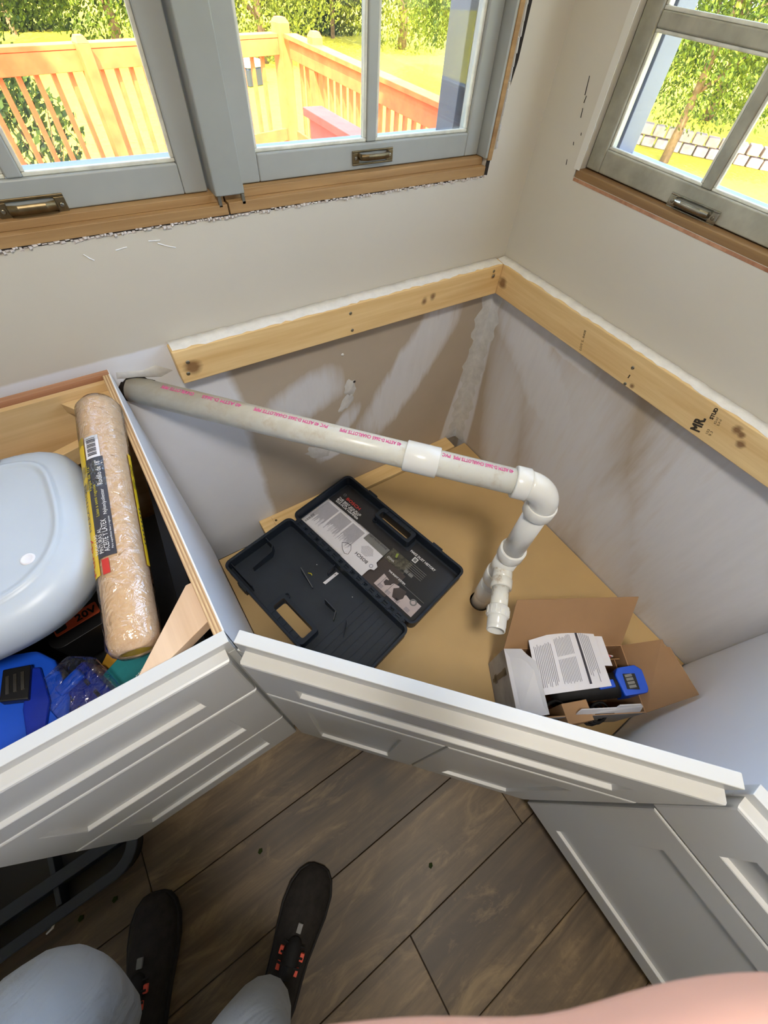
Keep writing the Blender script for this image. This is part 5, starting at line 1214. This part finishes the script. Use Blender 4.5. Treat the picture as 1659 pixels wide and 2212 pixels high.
# trees and shrubs
def leaves(name, crown, n, size, mat, seed, par, hollow=.35):
    r = random.Random(seed); vs = []; fs = []
    for i in range(n):
        c, rad = r.choice(crown)
        while True:
            p = Vector((r.uniform(-1, 1), r.uniform(-1, 1), r.uniform(-1, 1)))
            if hollow < p.length < 1: break
        p = Vector(c)+Vector((p.x*rad[0], p.y*rad[1], p.z*rad[2])); a = Vector((r.gauss(0, 1), r.gauss(0, 1), r.gauss(0, 1))).normalized(); t_ = a.orthogonal().normalized(); q = a.cross(t_); s_ = size*r.uniform(.6, 1.3)
        k_ = len(vs); vs += [tuple(p-t_*s_), tuple(p+q*s_*.45), tuple(p+t_*s_), tuple(p-q*s_*.45)]; fs.append((k_, k_+1, k_+2, k_+3))
    me = bpy.data.meshes.new(name); me.from_pydata(vs, [], fs); o = link(name, me, mat, par); o['kind'] = 'stuff'; return o
def tree(label, x, y, crown, n, size, mat, seed, trunk_r=.09, base=-1.3, cat='tree', group=None, name='leafy_tree'):
    t_ = thing(name, label, cat, (x, y, base), group)
    r = random.Random(seed); top = max(c[0][2] for c in crown)
    MB().tube([(x, y, base), (x+.04, y+.02, base+.6), (x-.03, y+.03, top*.5+base*.5), (x, y, top)], [trunk_r*1.2, trunk_r, trunk_r*.7, trunk_r*.3], 10).build('trunk', 'bark', t_, smooth=True)
    for i in range(5):
        c, rad = crown[i % len(crown)]; a = r.uniform(0, 2*PI); z0 = base+(top-base)*(.3+.1*i)
        MB().tube([(x, y, z0), (x+math.cos(a)*rad[0]*.4, y+math.sin(a)*rad[1]*.4, z0+rad[2]*.3), (x+math.cos(a)*rad[0]*.8, y+math.sin(a)*rad[1]*.8, z0+rad[2]*.7)], [trunk_r*.5, trunk_r*.35, trunk_r*.12], 6).build('branch', 'bark', t_, smooth=True)
    leaves('foliage', crown, n, size, mat, seed, t_); return t_
# small tree on the lawn seen through both right panes
tree('small leafy tree on the lawn seen through the right pane of the middle window', 9.6, 11.9, [((9.6, 11.9, 1.6), (1.5, 1.5, 1.9)), ((9.6, 11.9, 2.8), (1.1, 1.1, 1.4)), ((9.3, 12.1, .6), (1.1, 1.1, 1.0))], 20000, .05, 'leaf', 21)
tree('leafy tree with a slim trunk behind the lawn, in the right wall window', 11.4, 5.7, [((11.6, 5.8, .9), (1.9, 2.1, 1.7)), ((11.8, 4.6, 1.2), (1.5, 1.6, 1.7)), ((12.0, 7.4, 1.2), (1.4, 1.5, 1.8)), ((11.6, 5.6, 2.6), (1.8, 2.8, 1.5)), ((12.0, 3.4, 1.9), (1.3, 1.4, 1.6))], 34000, .05, 'leaf', 22)
tree('broad tree at the right edge behind the lawn, in the right wall window', 15.2, 2.2, [((15.2, 2.2, 1.0), (2.0, 2.4, 2.0)), ((15.8, .6, 1.8), (2, 2, 2.4)), ((15.4, 3.6, 2.6), (2, 2, 2.0))], 24000, .06, 'leaf', 23, .14)
tree('dense tree far behind the stone border, in the right wall window', 17.0, 8.0, [((17, 8, 1.2), (2.6, 2.8, 2.6)), ((16.5, 10.6, 1.6), (2.2, 2.2, 2.6)), ((18, 5.2, 2.0), (2.2, 2.6, 3.0))], 26000, .07, 'leaf', 24, .16)
tree('pale green tree beyond the railing corner, in the middle window', 6.0, 16.5, [((6, 16.5, .6), (2.2, 1.8, 1.9)), ((7.6, 17.0, 1.6), (2.2, 1.8, 2.4)), ((4.4, 16.8, 1.6), (2.0, 1.6, 2.4))], 22000, .065, 'leaf_pale', 25, .13)
tree('green tree behind the railing post between the two left windows', 2.2, 17.5, [((2.2, 17.5, .6), (2.4, 1.6, 1.8)), ((3.6, 17.8, 1.8), (2.2, 1.8, 2.2)), ((.6, 17.6, 1.4), (2.0, 1.6, 2.2))], 22000, .065, 'leaf', 26, .13)
tree('dark green tree behind the left end of the railing', -1.6, 16.0, [((-1.6, 16.0, .8), (2.2, 1.6, 2.0)), ((-3.4, 15.6, 1.2), (2.2, 1.6, 2.4)), ((-.2, 16.2, 1.6), (1.6, 1.4, 2.0))], 22000, .06, 'leaf_dark', 27, .13)
tree('tree with sunlit leaves far back between pale and small trees', 12.5, 18.5, [((12.5, 18.5, 1.0), (3.0, 2.2, 2.6)), ((10.2, 19.5, 2.4), (2.6, 2.2, 2.4))], 18000, .08, 'leaf_pale', 28, .15)
sb = thing('bare_shrub', 'dark open shrub just beyond the left end of the railing', 'shrub', (-.9, 7.6, -1.3))
rs = random.Random(31)
for i in range(16):
    a = rs.uniform(0, 2*PI); sp = rs.uniform(.3, .95); h = rs.uniform(.7, 1.35); b0 = Vector((-.95, 7.6, -1.3))
    p1 = b0+Vector((math.cos(a)*sp*.4, math.sin(a)*sp*.4, h*.5)); p2 = b0+Vector((math.cos(a)*sp, math.sin(a)*sp, h))
    MB().tube([b0, p1, p2], [.016, .011, .004], 5).build('stem', 'bark', sb)
leaves('foliage', [((-1.1, 7.6, -.45), (.75, .7, .55)), ((-1.3, 7.7, -.1), (.6, .5, .35))], 1800, .055, 'leaf_dark', 33, sb)
# hedge far behind the lawn
for q, (x, w_) in enumerate(((-5.2, 2.5), (0, 2.5), (5.2, 2.5), (10.6, 2.6))):
    hb_ = thing('hedge', ('long hedge section far behind the left end of the railing', 'long hedge section far behind the railing post', 'long hedge section far behind the railing corner', 'long hedge section far behind the small tree')[q], 'hedge', (x, 20.5, -1.3))
    leaves('foliage', [((x, 21.4, 0.6), (w_, .9, 2.6))], 14000, .085, 'leaf_dark', 40+q, hb_)
    MB().tube([(x, 20.5, -1.3), (x, 20.5, .8)], .08, 8).build('trunk', 'bark', hb_)
# small white-topped cooler standing far beyond the railing, seen between the corner balusters
co = thing('cooler', 'small white-topped dark cooler on the lawn far behind the corner balusters', 'cooler', (4.6, 14.0, -1.3))
XCo = Matrix.Translation(Vector((4.6, 14.0, -1.3))) @ Matrix.Rotation(.4, 4, 'Z')
MB(XCo).box(-.30, .30, -.2, .2, 0, .34).build('tub', 'carglass', co, .03)
MB(XCo).box(-.32, .32, -.22, .22, .34, .46).build('top', 'car', co, .04)
for s_ in (-1, 1): MB(XCo).box(s_*.32-.012, s_*.32+.012, -.1, .1, .22, .27).build('handle', 'car', co)
